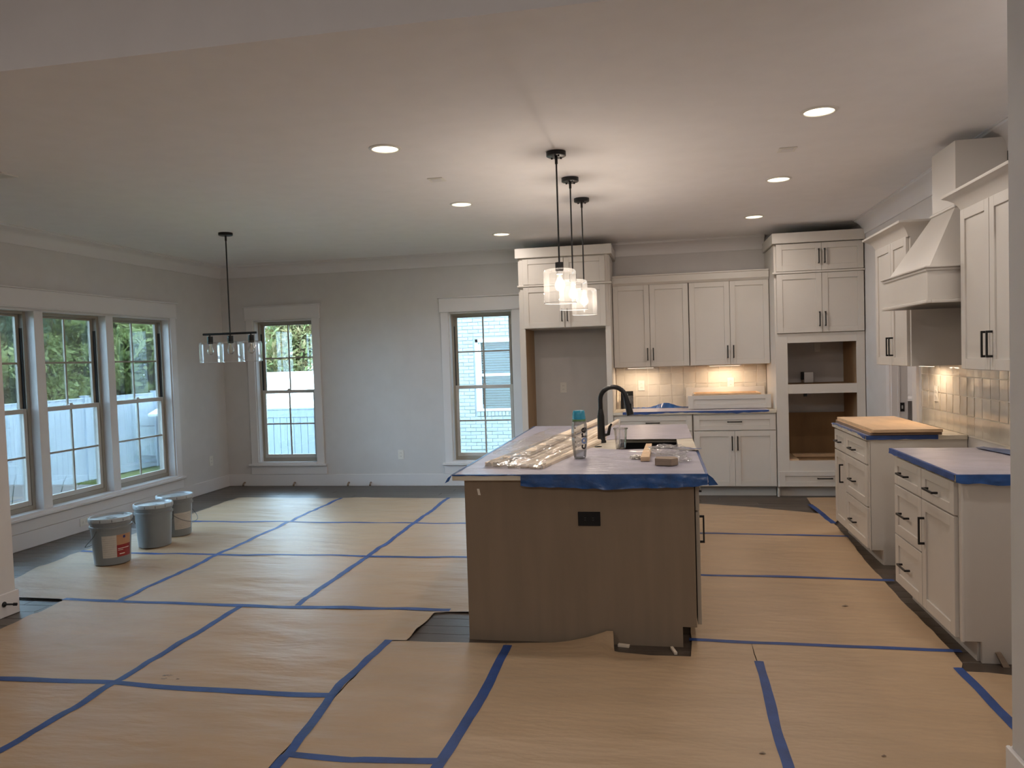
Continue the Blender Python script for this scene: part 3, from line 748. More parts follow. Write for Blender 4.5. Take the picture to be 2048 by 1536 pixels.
for (i, j), lab in pl.items():
    xa = [X1, X2, X3][i]; xb = [X2, X3, xr][i]
    poly = [(xa + e, Ys[j] + e), (xb - e, Ys[j] + e), (xb - e, Ys[j + 1] - e), (xa + e, Ys[j + 1] - e)]
    if (i, j) == (0, 0): poly = [(-3.96, Ys[0] + e), (X2 - e, Ys[0] + e), (X2 - e, Ys[1] - e), (X1, Ys[1] - e), (-4.86, 5.25), (-4.75, 4.85), (-4.42, Ys[0] + .02)]
    if i == 2 and j == 2: poly = [(xa + e, Ys[j] + e), (-1.12, Ys[j] + e), (-1.12, Ys[j + 1] - e), (xa + e, Ys[j + 1] - e)]
    sheet(poly, lab)
sheet([(-4.10, 3.262 + e), (-2.652 - e, 3.262 + e), (-2.652 - e, 4.472), (-3.955, 4.472), (-3.925, 3.915)], 'paper sheet beside the door stop on the left partition')
sheet([(-2.652 + e, 3.268), (-1.500, 3.268), (-1.505, 3.975), (-1.395, 3.985), (-1.372, 4.452), (-1.29, 4.47), (-2.652 + e, 4.472)], 'paper sheet ending at the square floor cut-out')
sheet([(-4.10, 1.5), (-2.652 - e, 1.5), (-2.652 - e, 3.262 - e), (-4.10, 3.262 - e)], 'paper sheet in the bottom left corner of the view')
sheet([(-2.652 + e, 1.5), (-1.494, 1.5), (-1.494, 3.262 - e), (-2.652 + e, 3.262 - e)], 'paper sheet between two diagonal-looking tapes, below the stained sheet')
sheet([(-1.49 + e, 2.755 + e), (-.835 - e, 2.755 + e), (-.835 - e, 3.99), (-1.06, 3.985), (-1.385, 3.975), (-1.49 + e, 3.96)], 'narrow short paper strip directly in front of the floor cut-out')
sheet([(-1.49 + e, 1.5), (-.835 - e, 1.5), (-.835 - e, 2.755 - e), (-1.49 + e, 2.755 - e)], 'narrow paper strip at the bottom edge of the view')
def curl(x, y):
    a = max(0, 1 - abs(x + .285) / .36) ** 2 if x < -.262 else 0
    return .075 * a * max(0, min(1, (y - 3.72) / .30)) ** 2
sheet([(-.835 + e, 1.5), (.445 - e, 1.5), (.445 - e, 4.125), (.142, 4.125), (.128, 3.912), (-.075, 3.902), (-.255, 3.93), (-.268, 4.045), (-.52, 4.02), (-.835 + e, 3.99)], 'wide paper sheet in front of the island with a curled up corner', lift=curl)
sheet([(.445 + e, 1.5), (1.160, 1.5), (1.160, 2.70), (1.36, 2.90), (1.362 - e, 3.87), (1.395, 3.95), (1.41, 4.12), (.445 + e, 4.125)], 'paper sheet in front of the near right cabinet, right of the short tape')
sheet([(1.365 + e, 2.90), (1.365 + e, 3.86), (1.468, 3.857), (1.584, 3.831), (1.75, 3.85), (2.0, 3.84), (2.0, 2.90)], 'small paper piece at the foot of the right partition')
sheet([(.142, 4.130 + e), (1.405, 4.130 + e), (1.409, 4.64), (1.407, 5.06), (1.415, 5.33), (1.417, 5.352 - e), (.15, 5.358 - e)], 'aisle paper sheet nearest the island corner')
sheet([(.15, 5.358 + e), (1.417, 5.352 + e), (1.42, 5.75), (1.464, 6.49), (1.462, 6.58), (.15, 6.60)], 'aisle paper sheet in the middle, beside the island doors')
sheet([(.15, 6.60 + e), (1.462, 6.586), (1.471, 7.04), (1.445, 7.45), (.85, 7.77), (.38, 7.92), (.15, 7.9)], 'farthest aisle paper sheet before the back cabinets')
sheet([(1.476, 7.05), (1.60, 7.30), (1.95, 7.6), (1.95, 8.30), (1.47, 8.27), (1.44, 7.82)], 'loose paper piece on the floor in front of the oven tower')

def tape(pts, label, w=.044, lift=None):
    P = [Vector((a, b)) for a, b in pts]; q = []
    for i in range(len(P) - 1):
        k = max(1, int((P[i + 1] - P[i]).length / .045))
        for j in range(k): q.append(P[i].lerp(P[i + 1], j / k))
    q.append(P[-1]); m = MB(); vs = []; fs = []; sd = R.uniform(0, 99)
    for i, p in enumerate(q):
        d = (q[min(i + 1, len(q) - 1)] - q[max(i - 1, 0)]).normalized(); nrm = Vector((-d.y, d.x))
        wob = .010 * mnoise.noise(Vector((i * .11, sd, 0))); ww = w * (1 + .16 * mnoise.noise(Vector((i * .3, sd, 4))))
        for s in (-.5, 0, .5):
            c = p + nrm * (s * ww + wob); z = max(hgt(c.x, c.y), hgt(p.x, p.y)) + .0014 + (.0012 if s == 0 else 0)
            if lift: z += lift(c.x, c.y)
            vs.append((c.x, c.y, z))
    for i in range(len(q) - 1):
        for s in (0, 1): a = i * 3 + s; fs.append((a, a + 1, a + 4, a + 3))
    m.add(vs, fs)
    o = m.build('masking_tape', M['tape'], org=(q[len(q) // 2].x, q[len(q) // 2].y, 0), smooth=True)
    return tag(o, label, 'tape', 'blue masking tapes joining the floor paper')
G = tape
G([(-2.676, 2.0), (-2.665, 2.635), (-2.652, 3.3)], 'blue tape from the bottom left corner up to the taped crossing')
G([(-2.655, 3.24), (-2.652, 3.9), (-2.652, 4.482)], 'blue tape joining the two sheets left of the floor cut-out')
G([(-3.56, 4.49), (-3.575, 5.713), (-3.575, 8.191)], 'long lengthwise dining tape nearer the pails')
G([(-2.291, 4.50), (-2.287, 5.64), (-2.296, 6.784), (-2.319, 8.208)], 'long lengthwise dining tape nearer the island')
G([(-4.812, 6.885), (-3.251, 6.915), (-1.10, 6.91)], 'farthest crosswise tape on the dining floor')
G([(-4.86, 5.70), (-3.59, 5.675), (-1.10, 5.735)], 'crosswise tape passing under the nearest pail')
G([(-3.97, 4.478), (-3.546, 4.476), (-2.668, 4.461), (-1.289, 4.506)], 'crosswise tape starting at the door stop', .05)
G([(-4.05, 3.235), (-3.275, 3.249), (-2.673, 3.275), (-2.0, 3.266), (-1.501, 3.265)], 'crosswise tape running left to right across the near sheets', .05)
G([(-1.465, 2.728), (-1.489, 3.014), (-1.52, 3.386), (-1.49, 3.971)], 'steep tape along the left of the narrow strip')
G([(-.865, 2.30), (-.851, 2.747), (-.816, 3.333), (-.824, 3.965)], 'steep tape ending at the island\'s front left edge', .05)
G([(-1.475, 2.30), (-1.468, 2.74)], 'short tape stub below the narrow strip\'s lower left corner')
G([(-1.463, 2.745), (-1.207, 2.748), (-.855, 2.772)], 'short crosswise tape at the bottom of the narrow strip')
G([(.45, 3.878), (.438, 3.4), (.424, 2.68), (.42, 2.2)], 'tape running toward the viewer at the middle of the right sheets')
G([(.42, 2.60), (.80, 2.60), (1.1, 2.59)], 'crosswise tape cut by the bottom edge on the right')
G([(1.352, 3.895), (1.362, 3.6), (1.366, 2.95)], 'tape reaching the right partition')
G([(.128, 4.14), (.686, 4.120), (1.448, 4.115)], 'crosswise tape from the island corner to the near right cabinet', .04)
G([(.235, 5.378), (.9, 5.36), (1.477, 5.328)], 'second crosswise aisle tape from the viewer', .04)
G([(.235, 6.62), (.9, 6.60), (1.48, 6.559)], 'third crosswise aisle tape from the viewer', .04)
G([(1.43, 7.887), (1.455, 7.45), (1.471, 7.039)], 'short slanting tape at the far end of the aisle', .05)
# thin black strip lying on the floor beside the door stop
tag(MB().box(-4.33, -3.99, 4.474, 4.482, .0005, .006).build('black_floor_strip', M['blackp']), 'thin black strip on the floor running from the door stop', 'strip')

# ================================================================== LIGHTS ON THE CEILING
CANS = [(-1.578, 4.463, 'recessed downlight nearest the viewer in the left row'), (-1.558, 6.221, 'middle recessed downlight in the left row'), (-1.552, 7.849, 'farthest recessed downlight in the left row, near the fridge surround'),
        (.890, 4.46, 'recessed downlight nearest the viewer in the right row'), (.926, 6.127, 'middle recessed downlight in the right row'), (.941, 7.751, 'farthest recessed downlight in the right row, before the oven tower')]
for x, y, lab in CANS:
    c = thing('recessed_downlight', lab, 'ceiling light', (x, y, H), 'recessed ceiling downlights')
    MB().lathe([(.097, 0), (.096, -.004), (.088, -.0075), (.080, -.008), (.078, -.004)], (x, y, H), 32).build('trim_ring', M['white'], c, smooth=True)
    MB().lathe([(0.0, -.003), (.04, -.0032), (.079, -.0035)], (x, y, H), 32).build('lens', M['can_glow'], c)
    light('downlight_lamp', 'AREA', (x, y, H - .010), CAN_W, WARM, .14, parent=c, shape='DISK')
PEND = [(-.595, 4.855, 'nearest of the three lit glass pendants over the island'), (-.589, 5.587, 'middle lit glass pendant over the island'), (-.579, 6.338, 'farthest lit glass pendant over the island')]
def bulb(x, y, z, parent, lit):
    b = MB().lathe([(.0, -.105), (.012, -.104), (.024, -.096), (.031, -.080), (.032, -.066), (.027, -.050), (.018, -.030), (.0135, -.015), (.0135, 0)], (x, y, z), 18).build('bulb', M['lit_bulb'] if lit else M['bulb_glass'], parent, smooth=True)
    m = MB()
    for i in range(4):
        a = i * PI / 2 + .4; m.tube([(x + .004 * math.cos(a), y + .004 * math.sin(a), z - .02), (x + .010 * math.cos(a), y + .010 * math.sin(a), z - .075)], .0016 if lit else .0009, 5)
    m.tube([(x, y, z), (x, y, z - .03)], .004, 6)
    m.build('filament', M['filament'] if lit else M['offfil'], b)
    return b
def glass_shade(x, y, zt, zb, r, parent):
    m = MB().lathe([(.022, zt), (r - .022, zt), (r - .008, zt - .005), (r - .001, zt - .016), (r, zt - .03), (r, zb), (r - .003, zb)], (x, y, 0), 40)
    s_ = m.build('glass_shade', M['shade_glass'], parent, smooth=True)
    MB().lathe([(r - .004, zb - .0015), (r + .0005, zb - .0015), (r + .0005, zb + .0015), (r - .004, zb + .0015), (r - .004, zb - .0015)], (x, y, 0), 40).build('rim', M['rim'], s_)
    return s_
for x, y, lab in PEND:
    p = thing('pendant_lamp', lab, 'pendant light', (x, y, H), 'glass pendants over the island')
    cn = MB().lathe([(0, 0), (.062, 0), (.062, -.026), (.055, -.030), (0, -.030)], (x, y, H), 30).build('canopy', M['black'], p, smooth=True)
    for a in (.9, 2.4, 5.2): MB().tube([(x + .042 * math.cos(a), y + .042 * math.sin(a), H - .030), (x + .042 * math.cos(a), y + .042 * math.sin(a), H - .037)], .006, 8).build('screw_cap', M['black'], cn)
    MB().tube([(x, y, H - .03), (x, y, 2.13)], .0055, 10).tube([(x, y, H - .03), (x, y, H - .075)], .009, 10).build('rod', M['black'], p, smooth=True)
    MB().lathe([(0, 2.135), (.026, 2.133), (.026, 2.085), (.022, 2.078), (0, 2.078)], (x, y, 0), 20).build('socket_cap', M['black'], p, smooth=True)
    MB().lathe([(0, 2.078), (.020, 2.078), (.020, 2.058), (0, 2.055)], (x, y, 0), 16).build('socket', M['metal'], p, smooth=True)
    glass_shade(x, y, 2.090, 1.878, .103, p)
    bulb(x, y, 2.058, p, True)
    light('pendant_bulb_lamp', 'POINT', (x, y, 2.0), PEND_W, (1.0, .84, .69), .018, parent=p)
# chandelier
cx, cy = -4.030, 6.787
ch = thing('dining_chandelier', 'unlit black linear chandelier with three clear glass shades in the dining corner', 'chandelier', (cx, cy, H))
MB().lathe([(0, 0), (.066, 0), (.066, -.022), (.060, -.026), (0, -.026)], (cx, cy, H), 30).build('canopy', M['black'], ch, smooth=True)
MB().tube([(cx, cy, H - .02), (cx, cy, 1.862)], .0065, 10).tube([(cx, cy, H - .02), (cx, cy, H - .075)], .0095, 10).build('rod', M['black'], ch, smooth=True)
BA = math.radians(0)
def bar(t): return (cx + t * math.cos(BA), cy + t * math.sin(BA))
a, b = bar(-.285), bar(.275)
MB().tube([(a[0], a[1], 1.862), (b[0], b[1], 1.862)], .011, 12).build('crossbar', M['black'], ch, smooth=True)
for t_ in (-.215, 0.0, .215):
    x, y = bar(t_)
    MB().lathe([(.006, 1.855), (.008, 1.842), (.028, 1.840), (.028, 1.775), (.024, 1.768), (0, 1.768)], (x, y, 0), 20).build('socket_cap', M['black'], ch, smooth=True)
    glass_shade(x, y, 1.786, 1.590, .100, ch)
    bulb(x, y, 1.768, ch, False)
# small square plates and a register
for x, y, lab in ((-1.509, 5.325, 'small square white cover plate in the ceiling between left downlights'), (.848, 5.245, 'small square white cover plate in the ceiling between right downlights')):
    o = tag(MB().box(x - .055, x + .055, y - .055, y + .055, H - .006, H).build('cover_plate', M['white'], bevel=.002), lab, 'cover plate')
    MB().box(x - .035, x + .035, y - .035, y + .035, H - .0075, H - .006).build('plate_centre', M['trim'], o)
vt = thing('ceiling_vent', 'white ceiling register cut by the left edge of the view', 'vent', (-4.2, 4.32, H))
MB().box(-4.37, -4.05, 4.25, 4.27, H - .008, H).box(-4.37, -4.05, 4.36, 4.38, H - .008, H).box(-4.07, -4.05, 4.27, 4.36, H - .008, H).box(-4.37, -4.35, 4.27, 4.36, H - .008, H).build('vent_frame', M['white'], vt, bevel=.002)
for i in range(6): MB().box(-4.35, -4.07, 4.275 + i * .0145, 4.281 + i * .0145, H - .007, H - .001).build('slat', M['white'], vt)

# under-cabinet light bars
def light_bar(x0, x1, y0, y1, z, lab, rot=0, power=UNDER_W):
    o = thing('under_cabinet_light', lab, 'light bar', ((x0 + x1) / 2, (y0 + y1) / 2, z))
    MB().box(x0, x1, y0, y1, z - .012, z - .0005).build('housing', M['white'], o, bevel=.002)
    MB().box(x0 + .008, x1 - .008, y0 + .008, y1 - .008, z - .014, z - .0121).build('diffuser', M['bar_glow'], o)
    light('bar_lamp', 'AREA', ((x0 + x1) / 2, (y0 + y1) / 2, z - .018), power, (1.0, .76, .53), max(x1 - x0, .02) - .02, parent=o, shape='RECTANGLE', sy=max(y1 - y0, .03) - .02)
    return o
light_bar(-.34, -.04, 8.80, 8.85, 1.391, 'lit light bar under the wall cabinet next to the fridge bay')
light_bar(.56, .90, 8.86, 8.91, 1.391, 'lit light bar under the wall cabinet next to the oven tower')
light_bar(1.93, 1.97, 6.02, 6.32, 1.394, 'lit light bar under the wall cabinet beyond the hood', power=.95)
light_bar(1.93, 1.97, 4.25, 4.55, 1.394, 'lit light bar under the near right wall cabinet', power=.6)

exec_tail = True
# ================================================================== COUNTER FILMS
def film(name, label, poly, z, step=.05, amp=.0025, seed=0, mt=None):
    bm = bmesh.new(); ed = []
    for i in range(len(poly)):
        a, b = poly[i], poly[(i + 1) % len(poly)]; k = max(1, int(math.dist(a, b) / .06))
        for j in range(k):
            t = j / k; w = .005 if j else 0
            ed.append((a[0] + (b[0] - a[0]) * t + R.uniform(-w, w) * .5, a[1] + (b[1] - a[1]) * t + R.uniform(-w, w)))
    bm.faces.new([bm.verts.new((x, y, 0)) for x, y in ed])
    xs_ = [p[0] for p in poly]; ys_ = [p[1] for p in poly]
    for ax, lo, hi in ((0, min(xs_), max(xs_)), (1, min(ys_), max(ys_))):
        c = lo + step
        while c < hi - 1e-3:
            bmesh.ops.bisect_plane(bm, geom=bm.verts[:] + bm.edges[:] + bm.faces[:], plane_co=(c, 0, 0) if ax == 0 else (0, c, 0), plane_no=(1, 0, 0) if ax == 0 else (0, 1, 0)); c += step
    for v in bm.verts:
        n = mnoise.noise(Vector((v.co.x * 5 + seed, v.co.y * 9, seed))) + .6 * mnoise.noise(Vector((v.co.x * 14, v.co.y * 19, seed + 3)))
        v.co.z = z + amp * (.5 + .5 * max(-1, min(1.5, n))) + .0004
    me = bpy.data.meshes.new(name); cx_, cy_ = sum(xs_) / len(xs_), sum(ys_) / len(ys_)
    for v in bm.verts: v.co.x -= cx_; v.co.y -= cy_; v.co.z -= z
    bmesh.ops.recalc_face_normals(bm, faces=bm.faces); bm.to_mesh(me); bm.free(); me.materials.append(mt or M['film'])
    me.polygons.foreach_set('use_smooth', [True] * len(me.polygons))
    o = bpy.data.objects.new(name, me); COL.objects.link(o); o.location = (cx_, cy_, z)
    if label: tag(o, label, 'protective film')
    return o
def skirt_film(pts, z_top, drop, parent=None, flare=.006, name='taped_edge', nrm=(0, -1), mt=None, thick=.0015, jag=.010, seed=1):
    """a strip hanging down over a counter edge along pts, with a crumpled free edge"""
    q = []; P = [Vector(p) for p in pts]
    for i in range(len(P) - 1):
        k = max(1, int((P[i + 1] - P[i]).length / .025))
        for j in range(k): q.append(P[i].lerp(P[i + 1], j / k))
    q.append(P[-1]); m = MB(); vs = []; fs = []; n = Vector(nrm); J = 6
    for i, p in enumerate(q):
        jg = drop(i / (len(q) - 1)) + jag * mnoise.noise(Vector((i * .35, seed, 0)))
        vs.append((p.x - n.x * .012, p.y - n.y * .012, z_top + .0032))
        for k in range(J):
            t = k / (J - 1)
            o_ = .004 + flare * t * (1 + .9 * mnoise.noise(Vector((i * .5, k * .8, seed)))) + .003 * mnoise.noise(Vector((i * .9, k * 1.7, seed + 9)))
            vs.append((p.x + n.x * max(.002, o_), p.y + n.y * max(.002, o_), z_top + .003 - jg * t))
    K = J + 1
    for i in range(len(q) - 1):
        for k in range(K - 1): a = i * K + k; fs.append((a, a + 1, a + K + 1, a + K))
    m.add(vs, fs); return m.build(name, mt or M['bfilm'], parent, smooth=True)
f1 = film('counter_film', 'lavender protective film on the near half of the island top', [(-1.112, 4.032), (.233, 4.032), (.236, 5.02), (.16, 5.06), (.05, 5.095), (-.10, 5.105), (-.22, 5.09), (-.33, 5.12), (-.47, 5.22), (-.50, 5.40), (-.47, 5.62), (-.56, 5.64), (-1.112, 5.62)], CT, .04, .003, 1)
skirt_film([(-.735, 4.03), (.236, 4.03)], CT, lambda t: .058 + .018 * math.sin(t * PI) + .004 * math.sin(t * 17), f1, .010, seed=3)
skirt_film([(-1.113, 4.03), (-.735, 4.03)], CT, lambda t: .006, f1, .002, jag=.004, seed=4)
skirt_film([(.236, 4.03), (.236, 5.02)], CT, lambda t: .036, f1, .006, nrm=(1, 0), seed=5)
skirt_film([(-1.115, 5.6), (-1.115, 4.03)], CT, lambda t: .006, f1, .004, nrm=(-1, 0), seed=6, jag=.006)
# pinched corners
MB().add([(.236, 4.03, CT + .003), (.262, 4.012, CT - .016), (.285, 3.99, CT - .047), (.240, 4.018, CT - .055), (.238, 4.06, CT - .05), (.25, 4.04, CT - .02)], [(0, 1, 5), (1, 2, 3), (1, 3, 4), (1, 4, 5), (0, 3, 1)]).build('pinched_corner', M['bfilm'], f1)
MB().add([(-1.115, 4.03, CT + .002), (-1.135, 4.018, CT - .012), (-1.150, 4.005, CT - .040), (-1.128, 4.012, CT - .030), (-1.115, 4.06, CT)], [(0, 1, 4), (1, 2, 3), (0, 3, 1)]).build('pinched_corner', M['bfilm'], f1)
f2 = film('counter_film', 'lavender protective film on the far half of the island top', [(-1.112, 5.635), (-.56, 5.655), (-.44, 5.66), (-.30, 5.72), (-.15, 5.69), (.0, 5.70), (.13, 5.69), (.233, 5.74), (.236, 6.868), (-1.112, 6.868)], CT, .05, .003, 2)
skirt_film([(-1.113, 6.868), (-1.113, 5.64)], CT, lambda t: .010, f2, .004, nrm=(-1, 0), seed=7)
skirt_film([(.236, 5.75), (.236, 6.868)], CT, lambda t: .045, f2, .012, nrm=(1, 0), seed=8, jag=.02)
film('edge_fold', None, [(-.02, 5.66), (.12, 5.645), (.25, 5.70), (.25, 5.80), (.10, 5.74)], CT + .005, .03, .012, 3, M['bfilm']).parent = f2
f2.children[-1].location = f2.children[-1].location - f2.location
film('edge_fold', None, [(-.02, 6.72), (.22, 6.66), (.25, 6.80), (.235, 6.88), (.0, 6.88)], CT + .004, .03, .014, 5, M['bfilm']).parent = f2
f2.children[-1].location = f2.children[-1].location - f2.location
ef = film('edge_fold', None, [(.10, 5.02), (.17, 4.97), (.255, 4.93), (.262, 5.04), (.19, 5.09), (.11, 5.11)], CT + .004, .03, .016, 8, M['bfilm']); ef.parent = f1; ef.location = ef.location - f1.location

# back counter film
f3 = film('counter_film', 'pale protective film with blue tape on the back counter', [(-.385, 8.354), (1.125, 8.354), (1.13, 8.97), (-.36, 8.97)], CT, .06, .003, 4)
skirt_film([(-.385, 8.35), (1.125, 8.35)], CT, lambda t: .020 + .008 * math.sin(t * 9 + 1), f3, .002, mt=M['tape'], jag=.010, seed=11)
m = MB(); n = 26; vs = []; fs = []
for i in range(n):
    t = i / (n - 1); x = -.32 + t * .72; hh = .006 + .050 * math.exp(-((t - .55) / .16) ** 2) + .010 * abs(mnoise.noise(Vector((i * .5, 2, 0))))
    vs += [(x, 8.905, CT + .004), (x, 8.945, CT + .004 + hh), (x, 9.0, CT + .006 + hh * .4)]
for i in range(n - 1):
    for k in (0, 1): a = i * 3 + k; fs.append((a, a + 1, a + 4, a + 3))
m.add(vs, fs).build('lifted_tape', M['bfilm'], f3, label='blue tape peeled up at the back')
# right far counter film
f4 = film('counter_film', 'lavender film with crumpled blue edge under the plywood boards', [(1.420, 5.738), (1.86, 5.738), (1.90, 5.85), (1.80, 6.79), (1.420, 6.79)], CT, .05, .003, 6)
skirt_film([(1.418, 6.79), (1.418, 5.90)], CT, lambda t: .006 + .004 * math.sin(t * 20), f4, .003, nrm=(-1, 0), mt=M['bfilm'], jag=.008, seed=13)
skirt_film([(1.418, 5.90), (1.418, 5.735)], CT, lambda t: .006 + .020 * t, f4, .003, nrm=(-1, 0), mt=M['tape'], jag=.004, seed=14)
skirt_film([(1.418, 5.735), (1.885, 5.735)], CT, lambda t: .028, f4, .002, mt=M['tape'], jag=.006, seed=15)
ef = film('edge_fold', None, [(1.79, 5.73), (1.885, 5.73), (1.90, 5.80), (1.77, 5.84)], CT + .004, .03, .012, 9, M['bfilm']); ef.parent = f4; ef.location = ef.location - f4.location
# right near counter film
f5 = film('counter_film', 'lavender film wrapped in blue tape on the near right counter', [(1.383, 3.978), (1.99, 3.978), (2.0, 5.028), (1.383, 5.028)], CT, .05, .0035, 7)
skirt_film([(1.380, 5.03), (1.380, 3.975)], CT, lambda t: .030, f5, .002, nrm=(-1, 0), mt=M['tape'], jag=.004, seed=17)
skirt_film([(1.380, 3.975), (2.0, 3.975)], CT, lambda t: .036 + .016 * math.sin(t * PI), f5, .008, mt=M['bfilm'], jag=.008, seed=18)
ef = film('edge_fold', None, [(1.84, 4.98), (1.90, 4.60), (1.96, 4.0), (2.04, 4.0), (2.04, 4.65), (1.90, 5.02)], CT + .003, .03, .010, 12, M['bfilm']); ef.parent = f5; ef.location = ef.location - f5.location

# plywood boards on the far right counter
for k, (z, lab, dx) in enumerate([(CT + .0045, 'lower plywood board with dark edge on the far right counter', .012), (CT + .027, 'upper plywood board stacked on the far right counter', 0)]):
    o = thing('plywood_board', lab, 'board', (1.75, 6.2, z), None)
    MB().box(1.46 - dx, 1.905 + dx * .5, 5.70 + .035 * (1 - k), 6.80, z, z + .019).build('core', M['dark_edge'] if k == 0 else M['wood'], o, bevel=.001)
    MB().box(1.461 - dx, 1.904 + dx * .5, 5.701 + .035 * (1 - k), 6.799, z + .019, z + .021).build('face_veneer', M['plywood'], o)

# ================================================================== ITEMS ON THE BACK COUNTER
dz = CT + .005
dw = thing('loose_drawer', 'loose white shaker drawer front with light wood drawer box on back counter', 'drawer', (.75, 8.62, dz))
shaker(facing_y(.315, 8.62), 0, .87, dz, dz + .148).build('drawer_front', M['cab'], dw, bevel=.001)
b_ = MB().box(.385, 1.085, 8.625, 8.64, dz + .02, dz + .165).box(.385, .40, 8.64, 9.0, dz + .02, dz + .165).box(1.07, 1.085, 8.64, 9.0, dz + .02, dz + .165).box(.40, 1.07, 8.985, 9.0, dz + .02, dz + .165).box(.40, 1.07, 8.64, 8.985, dz + .02, dz + .03)
b_.build('drawer_box', M['wood'], dw, bevel=.001)
MB().box(.375, .384, 8.65, 8.98, dz + .10, dz + .16).build('slide', M['metal'], dw)
ldn = MB().hexa([(.31, 9.005, CT + .006), (1.175, 9.005, CT + .006), (1.175, 9.02, CT + .006), (.31, 9.02, CT + .006)], [(.31, 9.045, CT + .222), (1.175, 9.045, CT + .222), (1.175, 9.06, CT + .222), (.31, 9.06, CT + .222)])
tag(ldn.build('drawer_panel', M['cab'], bevel=.001), 'flat white panel leaning on the tiles behind the loose drawer', 'panel')
for k, (x, lean) in enumerate([(-.475, .015), (-.445, .02)]):
    tag(MB().hexa([(x, 8.88, CT + .002), (x + .02, 8.88, CT + .002), (x + .02, 8.895, CT + .002), (x, 8.895, CT + .002)], [(x + lean * .3, 9.03, CT + .21 + .03 * k), (x + .02 + lean * .3, 9.03, CT + .21 + .03 * k), (x + .02 + lean * .3, 9.045, CT + .21 + .03 * k), (x + lean * .3, 9.045, CT + .21 + .03 * k)]).build('trim_strip', M['pwood']), 'short pale trim strip leaning in the counter corner, ' + ('against the fridge panel' if k == 0 else 'next to the black package'), 'wood strip')
pk = thing('hardware_package', 'black and clear blister package standing at the left end of the back counter', 'package', (-.36, 8.86, CT + .004))
MB().box(-.425, -.395, 8.85, 8.90, CT + .004, CT + .205).box(-.425, -.285, 8.89, 8.90, CT + .16, CT + .205).box(-.395, -.285, 8.893, 8.90, CT + .004, CT + .16).build('card', M['blackp'], pk)
MB().lathe([(0, 0), (.02, 0), (.02, .01), (0, .012)], (-.365, 8.87, CT + .165), 16).build('round_part', M['white'], pk)
MB().box(-.392, -.29, 8.852, 8.888, CT + .006, CT + .155).build('clear_blister', M['plastic'], pk)

# ================================================================== ITEMS ON THE ISLAND
# faucet
fx, fy = -.410, 5.52; z0 = CT
fc = thing('kitchen_faucet', 'matte black gooseneck kitchen faucet beside the island sink', 'faucet', (fx, fy, z0))
MB().lathe([(.0, 0), (.034, 0), (.034, .012), (.028, .02), (.027, .06), (.025, .19), (.018, .235), (.0165, .24), (0, .24)], (fx, fy, z0), 24).build('base', M['black'], fc, smooth=True)
pts = [(fx, fy, z0 + .235), (fx, fy, z0 + .30)]
r_ = .092
for i in range(15):
    a = PI - i * (PI * .93) / 14; pts.append((fx + r_ + r_ * math.cos(a), fy - .0 - .002 * i, z0 + .31 + r_ * .95 * math.sin(a)))
MB().tube(pts, .0165, 16).build('spout', M['black'], fc, smooth=True)
e0 = Vector(pts[-1]); dirv = Vector((.22, -.02, -1)).normalized()
MB().tube([e0 - dirv * .005, e0 + dirv * .02, e0 + dirv * .07, e0 + dirv * .135], [.0165, .019, .021, .026], 18).build('spray_head', M['black'], fc, smooth=True)
MB().box(fx + 2 * r_ + .018, fx + 2 * r_ + .036, fy - .045, fy - .030, z0 + .235, z0 + .28).build('spray_button', M['blackp'], fc)
MB().tube([(fx + .025, fy, z0 + .055), (fx + .05, fy, z0 + .06), (fx + .062, fy + .002, z0 + .115), (fx + .075, fy + .002, z0 + .135)], [.012, .013, .010, .007], 10).build('handle', M['black'], fc, smooth=True)
tag(MB().lathe([(.012, 0), (.024, 0), (.026, .003), (.022, .005), (.012, .005)], (-.415, 5.265, CT), 20).build('soap_hole_ring', M['blackp']), 'small black ring in the countertop in front of the faucet', 'ring')

# bottle with the word
bx_, by_ = -.480, 4.669
bt = thing('water_bottle', 'clear plastic water bottle with bright blue cap standing on the island', 'bottle', (bx_, by_, CT + .004))
zb = CT + .004
prof = [(.0, .0), (.030, .0), (.036, .004), (.039, .02), (.042, .05), (.0455, .09), (.0485, .12), (.0475, .125), (.0485, .130), (.0485, .17), (.047, .20), (.043, .225), (.041, .232)]
MB().lathe(prof, (bx_, by_, zb), 28).build('body', M['bottle'], bt, smooth=True)
MB().lathe([(.0, .222), (.040, .222), (.0415, .226), (.0415, .236), (.040, .238)], (bx_, by_, zb), 28).build('neck_band', M['green'], bt, smooth=True)
MB().lathe([(.0, .238), (.040, .238), (.0405, .244), (.0385, .272), (.034, .289), (.032, .2915), (0, .292)], (bx_, by_, zb), 28).build('cap', M['bluecap'], bt, smooth=True)
cam_dir = math.atan2(-by_, -bx_)        # towards the viewer
def bottle_r(z):
    for i in range(len(prof) - 1):
        if prof[i][1] <= z <= prof[i + 1][1] and prof[i + 1][1] > prof[i][1]:
            t = (z - prof[i][1]) / (prof[i + 1][1] - prof[i][1]); return prof[i][0] + t * (prof[i + 1][0] - prof[i][0])
    return .045
def text_mesh(body, size):
    cu = bpy.data.curves.new('t', 'FONT'); cu.body = body; cu.size = size; cu.resolution_u = 3; cu.offset = size * .026
    o = bpy.data.objects.new('t', cu); COL.objects.link(o); bpy.context.view_layer.update()
    dg = bpy.context.evaluated_depsgraph_get(); me = bpy.data.meshes.new_from_object(o.evaluated_get(dg))
    vs = [tuple(v.co) for v in me.vertices]; fs = [tuple(p.vertices) for p in me.polygons]
    bpy.data.objects.remove(o); bpy.data.curves.remove(cu); bpy.data.meshes.remove(me)
    return vs, fs
